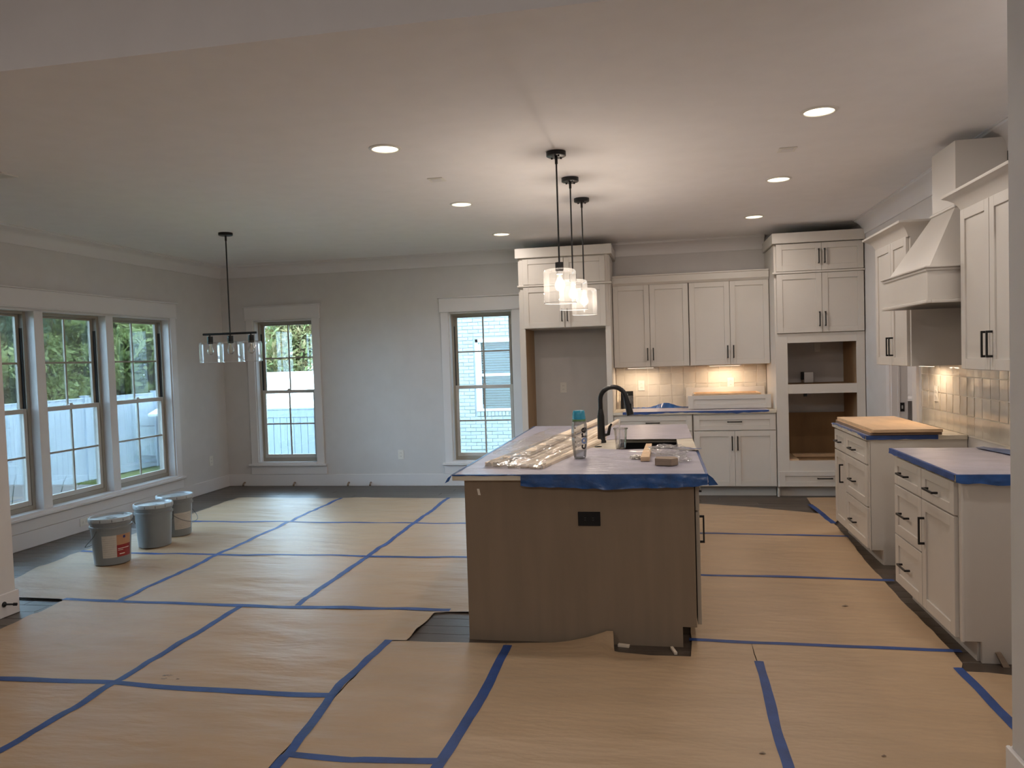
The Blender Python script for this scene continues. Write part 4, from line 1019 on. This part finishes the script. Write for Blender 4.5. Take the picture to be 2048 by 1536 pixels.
def on_bottle(body, size, ang0, z_start, mt, name):
    vs, fs = text_mesh(body, size)
    m = MB(); out = []
    for x, y, _ in vs:                   # text runs upward: x -> height, y -> to the left
        z = z_start + x; r = bottle_r(z) + .0009; a = ang0 - y / .048
        out.append((bx_ + r * math.cos(a), by_ + r * math.sin(a), zb + z))
    m.add(out, fs); return m.build(name, mt, bt)
vs_, _f0 = text_mesh('core', .055); wtx = max(v[0] for v in vs_)
sz = .055 * .136 / wtx
ang = cam_dir + .98
on_bottle('c', sz, ang, .056, M['blackprint'], 'brand_letter')
on_bottle('o', sz, ang, .056 + .0335, M['blueprint'], 'brand_letter')
on_bottle('re', sz, ang, .056 + .0705, M['blackprint'], 'brand_letter')
m = MB()
for k in range(5):
    a = cam_dir - .55; z = .075 + k * .028; r = bottle_r(z) + .0006
    ring = [(a + .10 * math.cos(q), z + .006 * math.sin(q)) for q in [i * PI / 4 for i in range(8)]]
    m.add([(bx_ + r * math.cos(p), by_ + r * math.sin(p), zb + zz) for p, zz in ring], [tuple(range(8))])
m.build('small_print', M['greyprint'], bt)
MB().lathe([(0, .002), (.028, .002), (.034, .006), (.037, .02), (.038, .045), (0, .045)], (bx_, by_, zb), 24).build('water', clear_mat('water', (.8, .82, .85), .06, .0, edge=.5), bt, smooth=True)

# cup with straw
ux, uy = -.255, 5.154
cp = thing('plastic_cup', 'clear empty plastic cup with a straw at the sink edge', 'cup', (ux, uy, CT + .003))
zc = CT + .003
MB().lathe([(0, 0), (.031, 0), (.033, .004), (.0445, .128), (.047, .130), (.048, .133), (.0455, .134)], (ux, uy, zc), 28).build('cup_body', M['cup'], cp, smooth=True)
MB().lathe([(.0445, .128), (.049, .129), (.0495, .134), (.0445, .1355)], (ux, uy, zc), 28).build('rim', M['cup'], cp, smooth=True)
MB().tube([(ux - .012, uy, zc + .004), (ux - .004, uy, zc + .19)], .0035, 8).build('straw', M['white'], cp, smooth=True)

# wood pieces
ws = MB().hexa([(-.112, 4.50, CT + .005), (-.060, 4.50, CT + .005), (-.052, 5.18, CT + .005), (-.090, 5.18, CT + .005)], [(-.112, 4.50, CT + .030), (-.060, 4.50, CT + .030), (-.052, 5.18, CT + .030), (-.090, 5.18, CT + .030)])
tag(ws.build('wood_strip', M['wood'], bevel=.001), 'short light wood strip lying across the sink edge', 'wood strip')
wb = MB().prism([(-.030, 4.33), (.060, 4.30), (.098, 4.345), (.080, 4.41), (-.022, 4.415)], CT + .005, CT + .044)
tag(wb.build('wood_block', M['dwood'], bevel=.0015), 'grey brown chunky wood block near the island\'s front right corner', 'wood block')

def crumple(name, label, c, r, seed, mt, cat, flat=.35, amp=.5, sub=4):
    bm = bmesh.new(); bmesh.ops.create_icosphere(bm, subdivisions=sub, radius=1)
    for v in bm.verts:
        n = mnoise.noise(v.co * 2.3 + Vector((seed, 0, 0))) + .6 * mnoise.noise(v.co * 5.5 + Vector((0, seed, 0)))
        k = 1 + amp * n; v.co = Vector((v.co.x * r[0] * k, v.co.y * r[1] * k, v.co.z * r[2] * k))
    zmin = min(v.co.z for v in bm.verts)
    for v in bm.verts: v.co.z = max(v.co.z - zmin * .6, 0)
    me = bpy.data.meshes.new(name); bm.to_mesh(me); bm.free(); me.materials.append(mt)
    o = bpy.data.objects.new(name, me); COL.objects.link(o); o.location = c
    return tag(o, label, cat)
crumple('crumpled_bag', 'crumpled clear plastic bag behind the wood block', (.045, 4.80, CT + .004), (.115, .10, .032), 3.0, M['plastic'], 'plastic bag')
crumple('crumpled_bag', 'small crumple of clear plastic right of the wood block', (.125, 4.50, CT + .004), (.045, .07, .02), 8.0, M['plastic'], 'plastic bag')
crumple('paper_twist', 'small white twisted scrap left of the light wood strip', (-.145, 4.62, CT + .004), (.032, .02, .012), 5.0, M['white'], 'scrap', amp=.9, sub=3)

# bundle of wrapped trim sticks: near ends fan out, far ends meet behind the bottle
sticks = [  # near (x,y), far (x,y), z near, z far, half width, half height
 ((-.985, 4.36), (-.60, 6.35), .926, .960, .020, .010), ((-.930, 4.33), (-.56, 6.25), .930, .985, .021, .011), ((-.890, 4.42), (-.52, 6.40), .948, .975, .020, .010),
 ((-.835, 4.29), (-.47, 6.20), .928, .958, .021, .010), ((-.800, 4.50), (-.48, 6.45), .962, 1.005, .022, .010), ((-.760, 4.27), (-.45, 6.05), .928, .955, .020, .010),
 ((-.705, 4.25), (-.41, 5.80), .929, .935, .021, .011), ((-.660, 4.24), (-.40, 5.62), .928, .930, .016, .010), ((-.560, 5.00), (-.335, 6.55), .935, .985, .013, .009)]
sl = ['pale trim stick at the outer left of the wrapped bundle', 'trim stick second from the outer left of the wrapped bundle', 'trim stick lying higher, third from the bundle\'s outer left', 'trim stick in the middle of the bundle\'s bottom layer', 'trim stick on top of the bundle\'s middle', 'trim stick right of the bundle\'s middle, low', 'broad trim stick second from the bundle\'s right edge', 'thin trim stick along the bundle\'s right edge', 'single bare trim stick poking out toward the back cabinets behind the faucet']
for (a, b, za, zb_, hw, hh), lab in zip(sticks, sl):
    va, vb = Vector((a[0], a[1], za)), Vector((b[0], b[1], zb_)); d = (vb - va).normalized(); s_ = Vector((d.y, -d.x, 0)).normalized(); u_ = s_.cross(d)
    if u_.z < 0: u_ = -u_
    hh *= 1.35
    prof_ = [(-hw, -hh), (hw, -hh), (hw, hh * .3), (hw * .5, hh), (-hw * .2, hh * .8), (-hw, hh * .9)]
    vs = [tuple(va + s_ * p + u_ * q) for p, q in prof_] + [tuple(vb + s_ * p + u_ * q) for p, q in prof_]
    n = len(prof_)
    o = MB().add(vs, [tuple(range(n)), tuple(range(2 * n - 1, n - 1, -1))] + [(i, (i + 1) % n, n + (i + 1) % n, n + i) for i in range(n)]).build('trim_stick', M['pwood'])
    tag(o, lab, 'wood trim', 'wrapped trim sticks on the island')
def bag(ring_list, name, label, seed, parent=None):
    """tube-like plastic sleeve: rings given as (centre, side vector, half width, height)"""
    n = 22; vs = []; fs = []
    for i, (c, s_, hw, hh) in enumerate(ring_list):
        for k in range(n):
            a = 2 * PI * k / n; w = 1 + .10 * mnoise.noise(Vector((i * .9, k * .9, seed))); px = math.cos(a) * hw * w; pz = max(0, math.sin(a)) ** .6 * hh * w if math.sin(a) > 0 else 0
            vs.append((c[0] + s_[0] * px, c[1] + s_[1] * px, c[2] + pz))
    for i in range(len(ring_list) - 1):
        for k in range(n): a = i * n + k; b = i * n + (k + 1) % n; fs.append((a, b, b + n, a + n))
    o = MB().add(vs, fs).build(name, M['plastic'], parent, smooth=True)
    if label: tag(o, label, 'plastic bag')
    return o
rl = []
for i in range(15):
    t = i / 14; c = (-.825 + .20 * t, 4.235 + 1.06 * t, CT + .004); hw = .185 - .055 * t; hh = .040 + .042 * t + (.012 * math.sin(i * 2.1))
    if i == 0: hh = .016; hw = .175
    rl.append((c, (.98, -.19), hw, hh))
bag(rl, 'plastic_sleeve', 'long clear plastic sleeve wrapped over the near ends of the trim sticks', 4.0)
rl = [((-.93 + .18 * t, 4.50 + .95 * t, .965 + .02 * t), (.98, -.19), .06 + .02 * math.sin(3 * t), .030 + .012 * t) for t in [i / 10 for i in range(11)]]
bag(rl, 'plastic_sleeve', 'smaller cloudy plastic sleeve on top of the trim bundle\'s left side', 9.0)

# ================================================================== PAINT PAILS
PAILS = [(-4.316, 5.390, 'nearest grey paint pail with red and white label', -.90, 'full'), (-4.328, 5.935, 'middle grey paint pail with no label showing', 1.4, None), (-4.395, 6.335, 'farthest grey paint pail with pale label, against the window wall side', -0.55, 'pale')]
for x, y, lab, la, kind in PAILS:
    z = max(hgt(x + .13 * math.cos(q), y + .13 * math.sin(q)) for q in [k * PI / 12 for k in range(24)]) + .001
    p = thing('paint_pail', lab, 'paint pail', (x, y, z), 'five gallon paint pails by the windows')
    rt, rb, hh = .150, .131, .365
    MB().lathe([(0, 0), (rb - .004, 0), (rb, .004), (rb + .001, .02), (.146, .275), (.1465, .285), (.156, .286), (.156, .302), (.147, .304), (.148, .322), (.155, .323), (.155, .335), (.148, .337), (.149, .350)], (x, y, z), 40).build('pail_body', M['bucket'], p, smooth=True)
    ld = MB().lathe([(.149, .338), (.160, .338), (.161, .343), (.161, .362), (.158, .370), (.150, .371), (.147, .364), (.145, .356), (.11, .354), (.02, .3535), (0, .3535)], (x, y, z), 40).build('lid', M['lidm'], p, smooth=True)
    for k in range(12):
        a = k * PI / 6 + .2; c_, s_ = math.cos(a), math.sin(a)
        MB().box(-.0015, .0015, -.001, .001, -.010, .008).mesh
        q = MB(lambda u, v, w, c_=c_, s_=s_: (x + .1615 * c_ - u * s_, y + .1615 * s_ + u * c_, z + .352 + w)); q.box(-.002, .002, 0, .001, -.010, .009).build('tab_slit', M['slot'], ld)
    MB().lathe([(.028, .3545), (.034, .357), (.038, .3545)], (x, y, z), 20).build('spout_ring', M['lidm'], ld, smooth=True)
    MB().lathe([(.012, .3545), (.016, .3562), (.020, .3545)], (x + .05, y - .01, z), 14).build('moulded_mark', M['bucket'], ld, smooth=True)
    def hpt(a, r, dz_): return (x + r * math.cos(a), y + r * math.sin(a), z + dz_)
    ha = {0: -3.04, 1: 2.2, 2: .05}[PAILS.index((x, y, lab, la, kind))]
    pts = []
    for i in range(17):
        t = i / 16; a = ha - 1.5 + 3.0 * t; drop = .29 - .165 * math.sin(PI * t) ** .7; pts.append(hpt(a, .158 + .034 * math.sin(PI * t), drop))
    MB().tube(pts, .0028, 6).build('wire_handle', M['wire'], p, smooth=True)
    for aa in (ha - 1.5, ha + 1.5): MB().tube([hpt(aa, .145, .29), hpt(aa, .162, .29)], .012, 10).build('handle_ear', M['bucket'], p)
    def patch(a0, a1, z0_, z1_, mt, name, par, e_=.0009, n_=12):
        vs = []; fs = []
        for i in range(n_ + 1):
            a = a0 + (a1 - a0) * i / n_
            for zz in (z0_, z1_):
                r = rb + .001 + (.146 - rb - .001) * (zz - .02) / .255 + e_; vs.append((x + r * math.cos(a), y + r * math.sin(a), z + zz))
        for i in range(n_): fs.append((2 * i, 2 * i + 2, 2 * i + 3, 2 * i + 1))
        return MB().add(vs, fs).build(name, mt, par, smooth=True)
    if kind == 'full':
        lb = patch(la - .50, la + .25, .060, .235, M['label'], 'label', p)
        patch(la + .25, la + 1.15, .060, .235, M['orange'], 'label_print', lb, .0012)
        patch(la + .25, la + 1.15, .060, .155, M['red'], 'label_print', lb, .0016)
        for k in range(9): patch(la - .46, la + .20, .075 + k * .017, .0765 + k * .017, M['greyprint'], 'fine_print', lb, .0014)
        patch(la + .30, la + 1.0, .124, .128, M['cream_print'], 'label_line', lb, .0020); patch(la + .30, la + .60, .112, .115, M['cream_print'], 'label_line', lb, .0020)
        patch(la + .38, la + .70, .080, .086, M['cream_print'], 'label_line', lb, .0020); patch(la + .60, la + .74, .205, .225, M['navy'], 'label_mark', lb, .0020)
    if kind == 'pale':
        lb = patch(la - .5, la + .75, .065, .215, M['label'], 'label', p)
        for k in range(8): patch(la - .42, la + .6, .08 + k * .016, .0815 + k * .016, M['greyprint'], 'fine_print', lb, .0014)

# ================================================================== SMALL FLOOR THINGS
def stop(x, lab):
    o = thing('door_stop', lab, 'door stop', (x, D - .016, .05))
    MB().tube([(x, D - .017, .045), (x, D - .026, .045)], .012, 10).build('mount', M['dwood'], o)
    MB().tube([(x, D - .024, .045), (x + .004, D - .06, .036), (x + .012, D - .085, .02)], [.010, .011, .013], 8).build('stem', M['dwood'], o, smooth=True)
for x, lab in ((-5.268, 'brown peg by the baseboard nearest the dining corner'), (-4.574, 'brown peg by the baseboard under the dining corner back window'), (-3.845, 'brown peg by the baseboard just right of the back window casing'), (-3.554, 'brown peg by the baseboard below the blank back wall')): stop(x, lab)
o = thing('door_stop', 'black rigid door stop on the left partition baseboard', 'door stop', (XPL + .016, 4.12, .085))
MB().lathe([(0, 0), (.014, 0), (.016, .003), (.010, .008), (.006, .014), (.0, .016)], (0, 0, 0), 14)
MB().tube([(XPL + .0165, 4.135, .085), (XPL + .022, 4.135, .085), (XPL + .03, 4.137, .085)], [.018, .017, .008], 14).build('mount', M['black'], o, smooth=True)
MB().tube([(XPL + .028, 4.137, .085), (XPL + .072, 4.150, .083)], .006, 8).build('stem', M['black'], o)
MB().tube([(XPL + .070, 4.150, .083), (XPL + .090, 4.156, .082)], .0095, 10).build('tip', M['blackp'], o)
tag(MB().hexa([(1.575, 3.955, 0), (1.605, 3.955, 0), (1.605, 3.975, 0), (1.575, 3.975, 0)], [(1.553, 3.975, .058), (1.575, 3.975, .062), (1.575, 3.993, .062), (1.553, 3.993, .058)]).build('wood_shim', M['dwood']), 'small grey wood shim leaning on the near right cabinet end', 'wood shim')
for lab, pts in (('white wood shim at the island base left of the paper cut', [(-.245, 4.03), (-.185, 4.02), (-.18, 4.04), (-.24, 4.055)]), ('pair of thin wood shims at the island base near the toe notch', [(.028, 4.03), (.042, 4.035), (.062, 3.955), (.046, 3.952)])):
    tag(MB().prism(pts, .0005, .014).build('wood_shim', M['pwood'], bevel=.001), lab, 'wood shim')
for lab, (x, y), r in (('dark sliver lying on the aisle paper', (1.051, 4.769), .020), ('torn paper crumb at the bottom right, nearer the middle tape', (.353, 2.975), .014), ('small crumb at the bottom right, farther from the middle tape', (.792, 3.012), .010)):
    z = hgt(x, y) + .001
    tag(MB().add([(x - r, y, z), (x, y - r * .4, z + .003), (x + r, y + r * .1, z), (x + .2 * r, y + r * .5, z + .004)], [(0, 1, 2, 3)]).add([(x - r, y, z + .0015), (x, y - r * .4, z + .0045), (x + r, y + r * .1, z + .0015), (x + .2 * r, y + r * .5, z + .0055)], [(0, 1, 2, 3)]).build('paper_scrap', M['dwood']), lab, 'scrap')
m = MB(); z = hgt(-2.423, 3.385) + .0015
for i in range(7):
    a = R.uniform(0, 6); px, py = -2.43 + R.uniform(-.06, .06), 3.385 + R.uniform(-.025, .025)
    m.tube([(px, py, z), (px + .02 * math.cos(a), py + .008 * math.sin(a), z + .001), (px + .03 * math.cos(a + 1), py + .01, z)], .0012, 5)
tag(m.build('pencil_scribble', M['greyprint']), 'faint scribble of thin fibres on the sheet left of the cut-out', 'scrap')

# ================================================================== OUTSIDE
ZG = -.90
structure(MB().box(-60, 40, -30, 60, ZG - .2, ZG).build('ground', M['grass'], org=(0, 0, 0)), 'lawn outside the windows')
def blades(cx0, cx1, cy0, cy1, n, h, seed):
    rng = np.random.default_rng(seed); x = rng.uniform(cx0, cx1, n); y = rng.uniform(cy0, cy1, n); a = rng.uniform(0, 6.28, n); hh = h * rng.uniform(.5, 1.2, n)
    v = np.zeros((n, 3, 3)); w = .012
    v[:, 0] = np.stack([x - w * np.cos(a), y - w * np.sin(a), np.full(n, ZG)], 1); v[:, 1] = np.stack([x + w * np.cos(a), y + w * np.sin(a), np.full(n, ZG)], 1)
    v[:, 2] = np.stack([x + rng.normal(0, .02, n), y + rng.normal(0, .02, n), ZG + hh], 1)
    return v.reshape(-1, 3), np.arange(3 * n).reshape(n, 3)
def np_mesh(name, v, f, mt):
    me = bpy.data.meshes.new(name); me.vertices.add(len(v)); me.vertices.foreach_set('co', v.astype(np.float32).ravel())
    k = f.shape[1]; me.loops.add(f.size); me.loops.foreach_set('vertex_index', f.astype(np.int32).ravel())
    me.polygons.add(len(f)); me.polygons.foreach_set('loop_start', np.arange(0, f.size, k, dtype=np.int32)); me.polygons.foreach_set('loop_total', np.full(len(f), k, np.int32))
    me.update(calc_edges=True); me.validate(); me.materials.append(mt); return me
v, f = blades(-12.4, -8.0, 8.0, 15.0, 26000, .075, 2)
g = bpy.data.objects.new('lawn_grass', np_mesh('lawn_grass', v, f, M['blade'])); COL.objects.link(g); tag(g, 'short bright lawn grass outside the triple window', 'grass', kind='stuff')
def weed(x, y, z0_, h, bend, lab):
    o = thing('tall_weed', lab, 'weed', (x, y, z0_)); rr = random.Random(int(x * 100))
    for k in range(3):
        a = rr.uniform(0, 6.28); s = .6 + .4 * rr.random(); pts = []
        for i in range(9):
            t = i / 8; pts.append((x + math.cos(a) * bend * s * t * t, y + math.sin(a) * bend * s * t * t, z0_ + h * s * (t - .42 * t * t * t * (1.2 if k else .6))))
        MB().tube(pts, [.0075 * (1 - .8 * i / 8) + .001 for i in range(9)], 5).build('blade', M['leafB'], o, smooth=True)
weed(-6.3, 7.02, ZG, 2.75, .30, 'arching grass stalk outside the middle window of the triple unit')
weed(-6.3, 7.45, ZG, 2.25, .22, 'small arching stalk outside, right half of the middle window')
weed(-6.3, 6.45, ZG, 2.95, .20, 'leafy stalk outside the window cut by the partition')

# fences made of single boards
def fence(name, label, p0, p1, zt, pitch=.152, nmax=200, side=1, vm=None):
    vm = vm or M['vinyl']
    P0, P1 = Vector(p0), Vector(p1); L = (P1 - P0).length; d = (P1 - P0) / L; nn = Vector((-d.y, d.x)) * side
    mid = (P0 + P1) / 2; t = thing(name, label, 'fence', (mid.x, mid.y, ZG))
    def T(u, w, z): q = P0 + d * u + nn * w; return (q.x, q.y, z)
    n = int(L / pitch); bm_ = MB(lambda u, w, z: (d.x * u + nn.x * w, d.y * u + nn.y * w, z)).box(.0012, pitch - .0012, -.018, .018, ZG + .06, zt - .12).mesh('board', vm, bevel=.004)
    for i in range(min(n, nmax)):
        q = P0 + d * (i * pitch); put('board', bm_, t, (q.x, q.y, 0))
    MB(T).box(0, L, -.028, .028, zt - .16, zt - .03).build('top_rail', vm, t, bevel=.004)
    MB(T).box(0, L, -.034, .034, zt - .03, zt).build('cap_rail', vm, t, bevel=.004)
    MB(T).box(0, L, -.028, .028, ZG + .02, ZG + .17).build('bottom_rail', vm, t, bevel=.004)
    k = 0
    while k * 2.4 < L:
        MB(T).box(k * 2.4 - .06, k * 2.4 + .06, -.06, .06, ZG, zt + .03).prism([(k * 2.4 - .07, -.07), (k * 2.4 + .07, -.07), (k * 2.4 + .07, .07), (k * 2.4 - .07, .07)], zt + .03, zt + .05).build('post', vm, t); k += 1
    return t
fence('vinyl_fence', 'white vinyl privacy fence running along the yard outside the triple window', (-12.5, 3.0), (-12.5, 22.0), .96, .152)
fence('vinyl_fence', 'vinyl fence with shade painted into its colour across the side yard, seen low in the dining corner back window', (-8.0, 12.2), (-4.65, 12.2), .81, .125, vm=M['vinyl_shaded'])
# pale roofed shed seen as a bright band above that fence
sh = thing('garden_shed', 'low shed with sunlit white roof above the side yard fence', 'shed', (-8.6, 18.0, ZG))
MB().box(-12.0, -6.2, 17.0, 19.4, ZG, .60).build('wall', M['vinyl'], sh)
MB().hexa([(-12.2, 16.7, .40), (-6.0, 16.7, .40), (-6.0, 19.6, 1.30), (-12.2, 19.6, 1.30)], [(-12.2, 16.7, .46), (-6.0, 16.7, .46), (-6.0, 19.6, 1.36), (-12.2, 19.6, 1.36)]).build('roof', M['roofm'], sh)

# neighbour's white brick house
HX0, HX1, HY = -4.6, 6.5, 14.0
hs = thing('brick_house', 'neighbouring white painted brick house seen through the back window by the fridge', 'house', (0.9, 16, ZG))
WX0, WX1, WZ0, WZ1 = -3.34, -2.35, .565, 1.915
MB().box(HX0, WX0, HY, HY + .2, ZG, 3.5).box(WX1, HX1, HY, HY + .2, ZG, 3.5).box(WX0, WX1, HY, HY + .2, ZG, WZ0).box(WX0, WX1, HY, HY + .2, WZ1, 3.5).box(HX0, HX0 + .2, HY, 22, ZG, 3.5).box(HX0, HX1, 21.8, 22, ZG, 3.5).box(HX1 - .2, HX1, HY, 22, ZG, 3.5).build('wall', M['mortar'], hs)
MB().prism([(HY - .4, 3.45), (18, 5.6), (22.5, 3.45)], HX0 - .5, HX1 + .5, 'x').build('roof', M['shingle'], hs)
BL, BH = .205, .0680
brick_mes = []
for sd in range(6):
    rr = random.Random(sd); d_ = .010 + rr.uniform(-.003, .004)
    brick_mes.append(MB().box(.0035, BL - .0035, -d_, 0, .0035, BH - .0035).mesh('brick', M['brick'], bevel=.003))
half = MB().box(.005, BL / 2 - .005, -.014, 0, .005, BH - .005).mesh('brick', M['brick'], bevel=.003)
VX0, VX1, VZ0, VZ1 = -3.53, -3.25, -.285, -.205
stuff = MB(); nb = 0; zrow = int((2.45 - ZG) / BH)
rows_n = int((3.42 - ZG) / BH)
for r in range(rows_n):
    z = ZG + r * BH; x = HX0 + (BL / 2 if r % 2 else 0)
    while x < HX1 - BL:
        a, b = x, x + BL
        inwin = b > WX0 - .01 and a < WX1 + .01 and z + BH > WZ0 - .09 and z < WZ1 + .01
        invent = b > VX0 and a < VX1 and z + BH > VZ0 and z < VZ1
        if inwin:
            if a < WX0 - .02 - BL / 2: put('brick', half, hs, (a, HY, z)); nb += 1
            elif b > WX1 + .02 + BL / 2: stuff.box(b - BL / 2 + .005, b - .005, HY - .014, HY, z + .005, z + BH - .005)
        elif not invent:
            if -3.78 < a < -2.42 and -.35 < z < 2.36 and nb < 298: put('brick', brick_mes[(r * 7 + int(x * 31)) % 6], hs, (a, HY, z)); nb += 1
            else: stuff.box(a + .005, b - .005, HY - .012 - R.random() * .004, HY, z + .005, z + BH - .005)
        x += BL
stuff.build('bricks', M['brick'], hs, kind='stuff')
m = MB()
x = WX0
k = 0
while x < WX1: put('brick', MB().box(.004, .064, -.018, 0, 0, .082).mesh('brick', M['brick'], bevel=.002) if k == 0 else _sill, hs, (x, HY, WZ0 - .088)); _sill = [c for c in hs.children if c.name.startswith('brick.')][-1].data if k == 0 else _sill; x += .068; k += 1
nw = MB().box(WX0, WX0 + .06, HY - .02, HY + .08, WZ0, WZ1).box(WX1 - .06, WX1, HY - .02, HY + .08, WZ0, WZ1).box(WX0, WX1, HY - .02, HY + .08, WZ1 - .07, WZ1).box(WX0, WX1, HY - .03, HY + .08, WZ0, WZ0 + .045)
nw.box(WX0 + .06, WX0 + .10, HY + .02, HY + .07, WZ0 + .04, WZ1 - .07).box(WX0 + .1, WX1 - .06, HY + .01, HY + .06, 1.215, 1.265)
nf = nw.build('window_frame', M['vinyl'], hs, bevel=.004)
MB().box(WX0 + .06, WX1 - .06, HY + .062, HY + .066, WZ0 + .04, WZ1 - .06).build('pane', M['window_glass'], nf)
for i in range(27):
    z = WZ0 + .06 + i * .047
    if z < WZ1 - .1: MB().hexa([(WX0 + .07, HY + .095, z), (WX1 - .07, HY + .095, z), (WX1 - .07, HY + .125, z + .018), (WX0 + .07, HY + .125, z + .018)], [(WX0 + .07, HY + .095, z + .003), (WX1 - .07, HY + .095, z + .003), (WX1 - .07, HY + .125, z + .021), (WX0 + .07, HY + .125, z + .021)]).build('slat', M['blind'], nf)
MB().box(WX0, WX1, HY + .19, HY + .20, WZ0, WZ1).build('dark_backing', M['slot'], hs)
vv = MB().box(VX0, VX1, HY - .004, HY, VZ0, VZ1).build('foundation_vent', M['slot'], hs)
m = MB()
for i in range(14): m.box(VX0 + i * .02 + .004, VX0 + i * .02 + .014, HY - .016, HY - .004, VZ0, VZ1)
m.build('vent_bars', M['vinyl'], vv)

# trees: trunk, branches and a foliage mass each
def leaves(blobs, n, size, seed):
    rng = np.random.default_rng(seed); B = np.array(blobs); vol = (B[:, 3] ** 2); pick = rng.choice(len(B), n, p=vol / vol.sum())
    d = rng.normal(size=(n, 3)); d /= np.linalg.norm(d, axis=1)[:, None]; rad = rng.uniform(.55, 1.05, n) ** .6
    c = B[pick, :3] + d * (B[pick, 3] * rad)[:, None] * np.array([1, 1, .85])
    a = rng.normal(size=(n, 3)); a /= np.linalg.norm(a, axis=1)[:, None]; a[:, 2] -= .35
    b = np.cross(a, rng.normal(size=(n, 3))); b /= np.linalg.norm(b, axis=1)[:, None]
    s = size * rng.uniform(.6, 1.3, n)[:, None]
    v = np.stack([c - a * s, c + b * s * .38, c + a * s, c - b * s * .38], 1).reshape(-1, 3)
    return v, np.arange(4 * n).reshape(n, 4)
def tree(x, y, h, r, n, size, mt, lab, seed, low=-.3, name='tree'):
    rr = random.Random(seed); t = thing(name, lab, 'tree' if name == 'tree' else 'shrub', (x, y, ZG), 'trees beyond the white fence')
    tr = MB().tube([(x, y, ZG), (x + .1, y, ZG + h * .35), (x - .05, y + .1, ZG + h * .8)], [.16, .11, .04], 8); blobs = []
    for i in range(12):
        z = low + (h + ZG - low) * (i + .5) / 12; a = rr.uniform(0, 6.28); q = r * (.35 + .5 * rr.random())
        bx, by = x + math.cos(a) * q, y + math.sin(a) * q; blobs.append((bx, by, z, r * rr.uniform(.38, .6)))
        tr.tube([(x, y, ZG + (z - ZG) * .6), ((x + bx) / 2, (y + by) / 2, z - .1), (bx, by, z)], [.05, .03, .012], 5)
    tr.build('trunk', M['bark'], t, smooth=True)
    v, f = leaves(blobs, n, size, seed); o = bpy.data.objects.new('foliage', np_mesh('foliage', v - np.array([x, y, ZG]), f, mt)); COL.objects.link(o); o.parent = t; o['kind'] = 'stuff'
    return t
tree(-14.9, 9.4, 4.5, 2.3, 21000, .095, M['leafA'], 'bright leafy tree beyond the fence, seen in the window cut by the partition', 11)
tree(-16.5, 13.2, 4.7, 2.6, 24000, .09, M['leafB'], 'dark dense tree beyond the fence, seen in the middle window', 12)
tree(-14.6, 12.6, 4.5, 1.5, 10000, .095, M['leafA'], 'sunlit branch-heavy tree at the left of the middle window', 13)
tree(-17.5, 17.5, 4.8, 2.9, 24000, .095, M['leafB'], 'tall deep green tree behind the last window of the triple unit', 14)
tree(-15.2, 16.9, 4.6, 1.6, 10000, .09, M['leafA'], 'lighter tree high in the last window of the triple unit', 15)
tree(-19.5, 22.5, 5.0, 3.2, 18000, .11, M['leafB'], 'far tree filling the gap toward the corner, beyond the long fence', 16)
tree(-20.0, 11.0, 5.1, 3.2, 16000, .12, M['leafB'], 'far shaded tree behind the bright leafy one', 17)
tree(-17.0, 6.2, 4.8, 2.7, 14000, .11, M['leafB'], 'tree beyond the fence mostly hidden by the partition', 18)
tree(-9.2, 22.0, 5.3, 2.3, 34000, .085, M['leafC'], 'tangled hedge tree with reddish twigs above the shed, in the dining corner back window', 21, low=.4)
tree(-11.6, 22.4, 5.3, 2.3, 28000, .085, M['leafC'], 'left neighbour of the tangled hedge tree, behind the shed', 22, low=.4)
tree(-7.2, 23.0, 5.4, 2.0, 24000, .085, M['leafC'], 'right neighbour of the tangled hedge tree, behind the brick house corner', 23, low=.4)

tree(-10.4, 26.5, 5.8, 3.4, 16000, .20, M['leafB'], 'dark tall tree farthest back behind the tangled hedge trees', 24, low=.2)
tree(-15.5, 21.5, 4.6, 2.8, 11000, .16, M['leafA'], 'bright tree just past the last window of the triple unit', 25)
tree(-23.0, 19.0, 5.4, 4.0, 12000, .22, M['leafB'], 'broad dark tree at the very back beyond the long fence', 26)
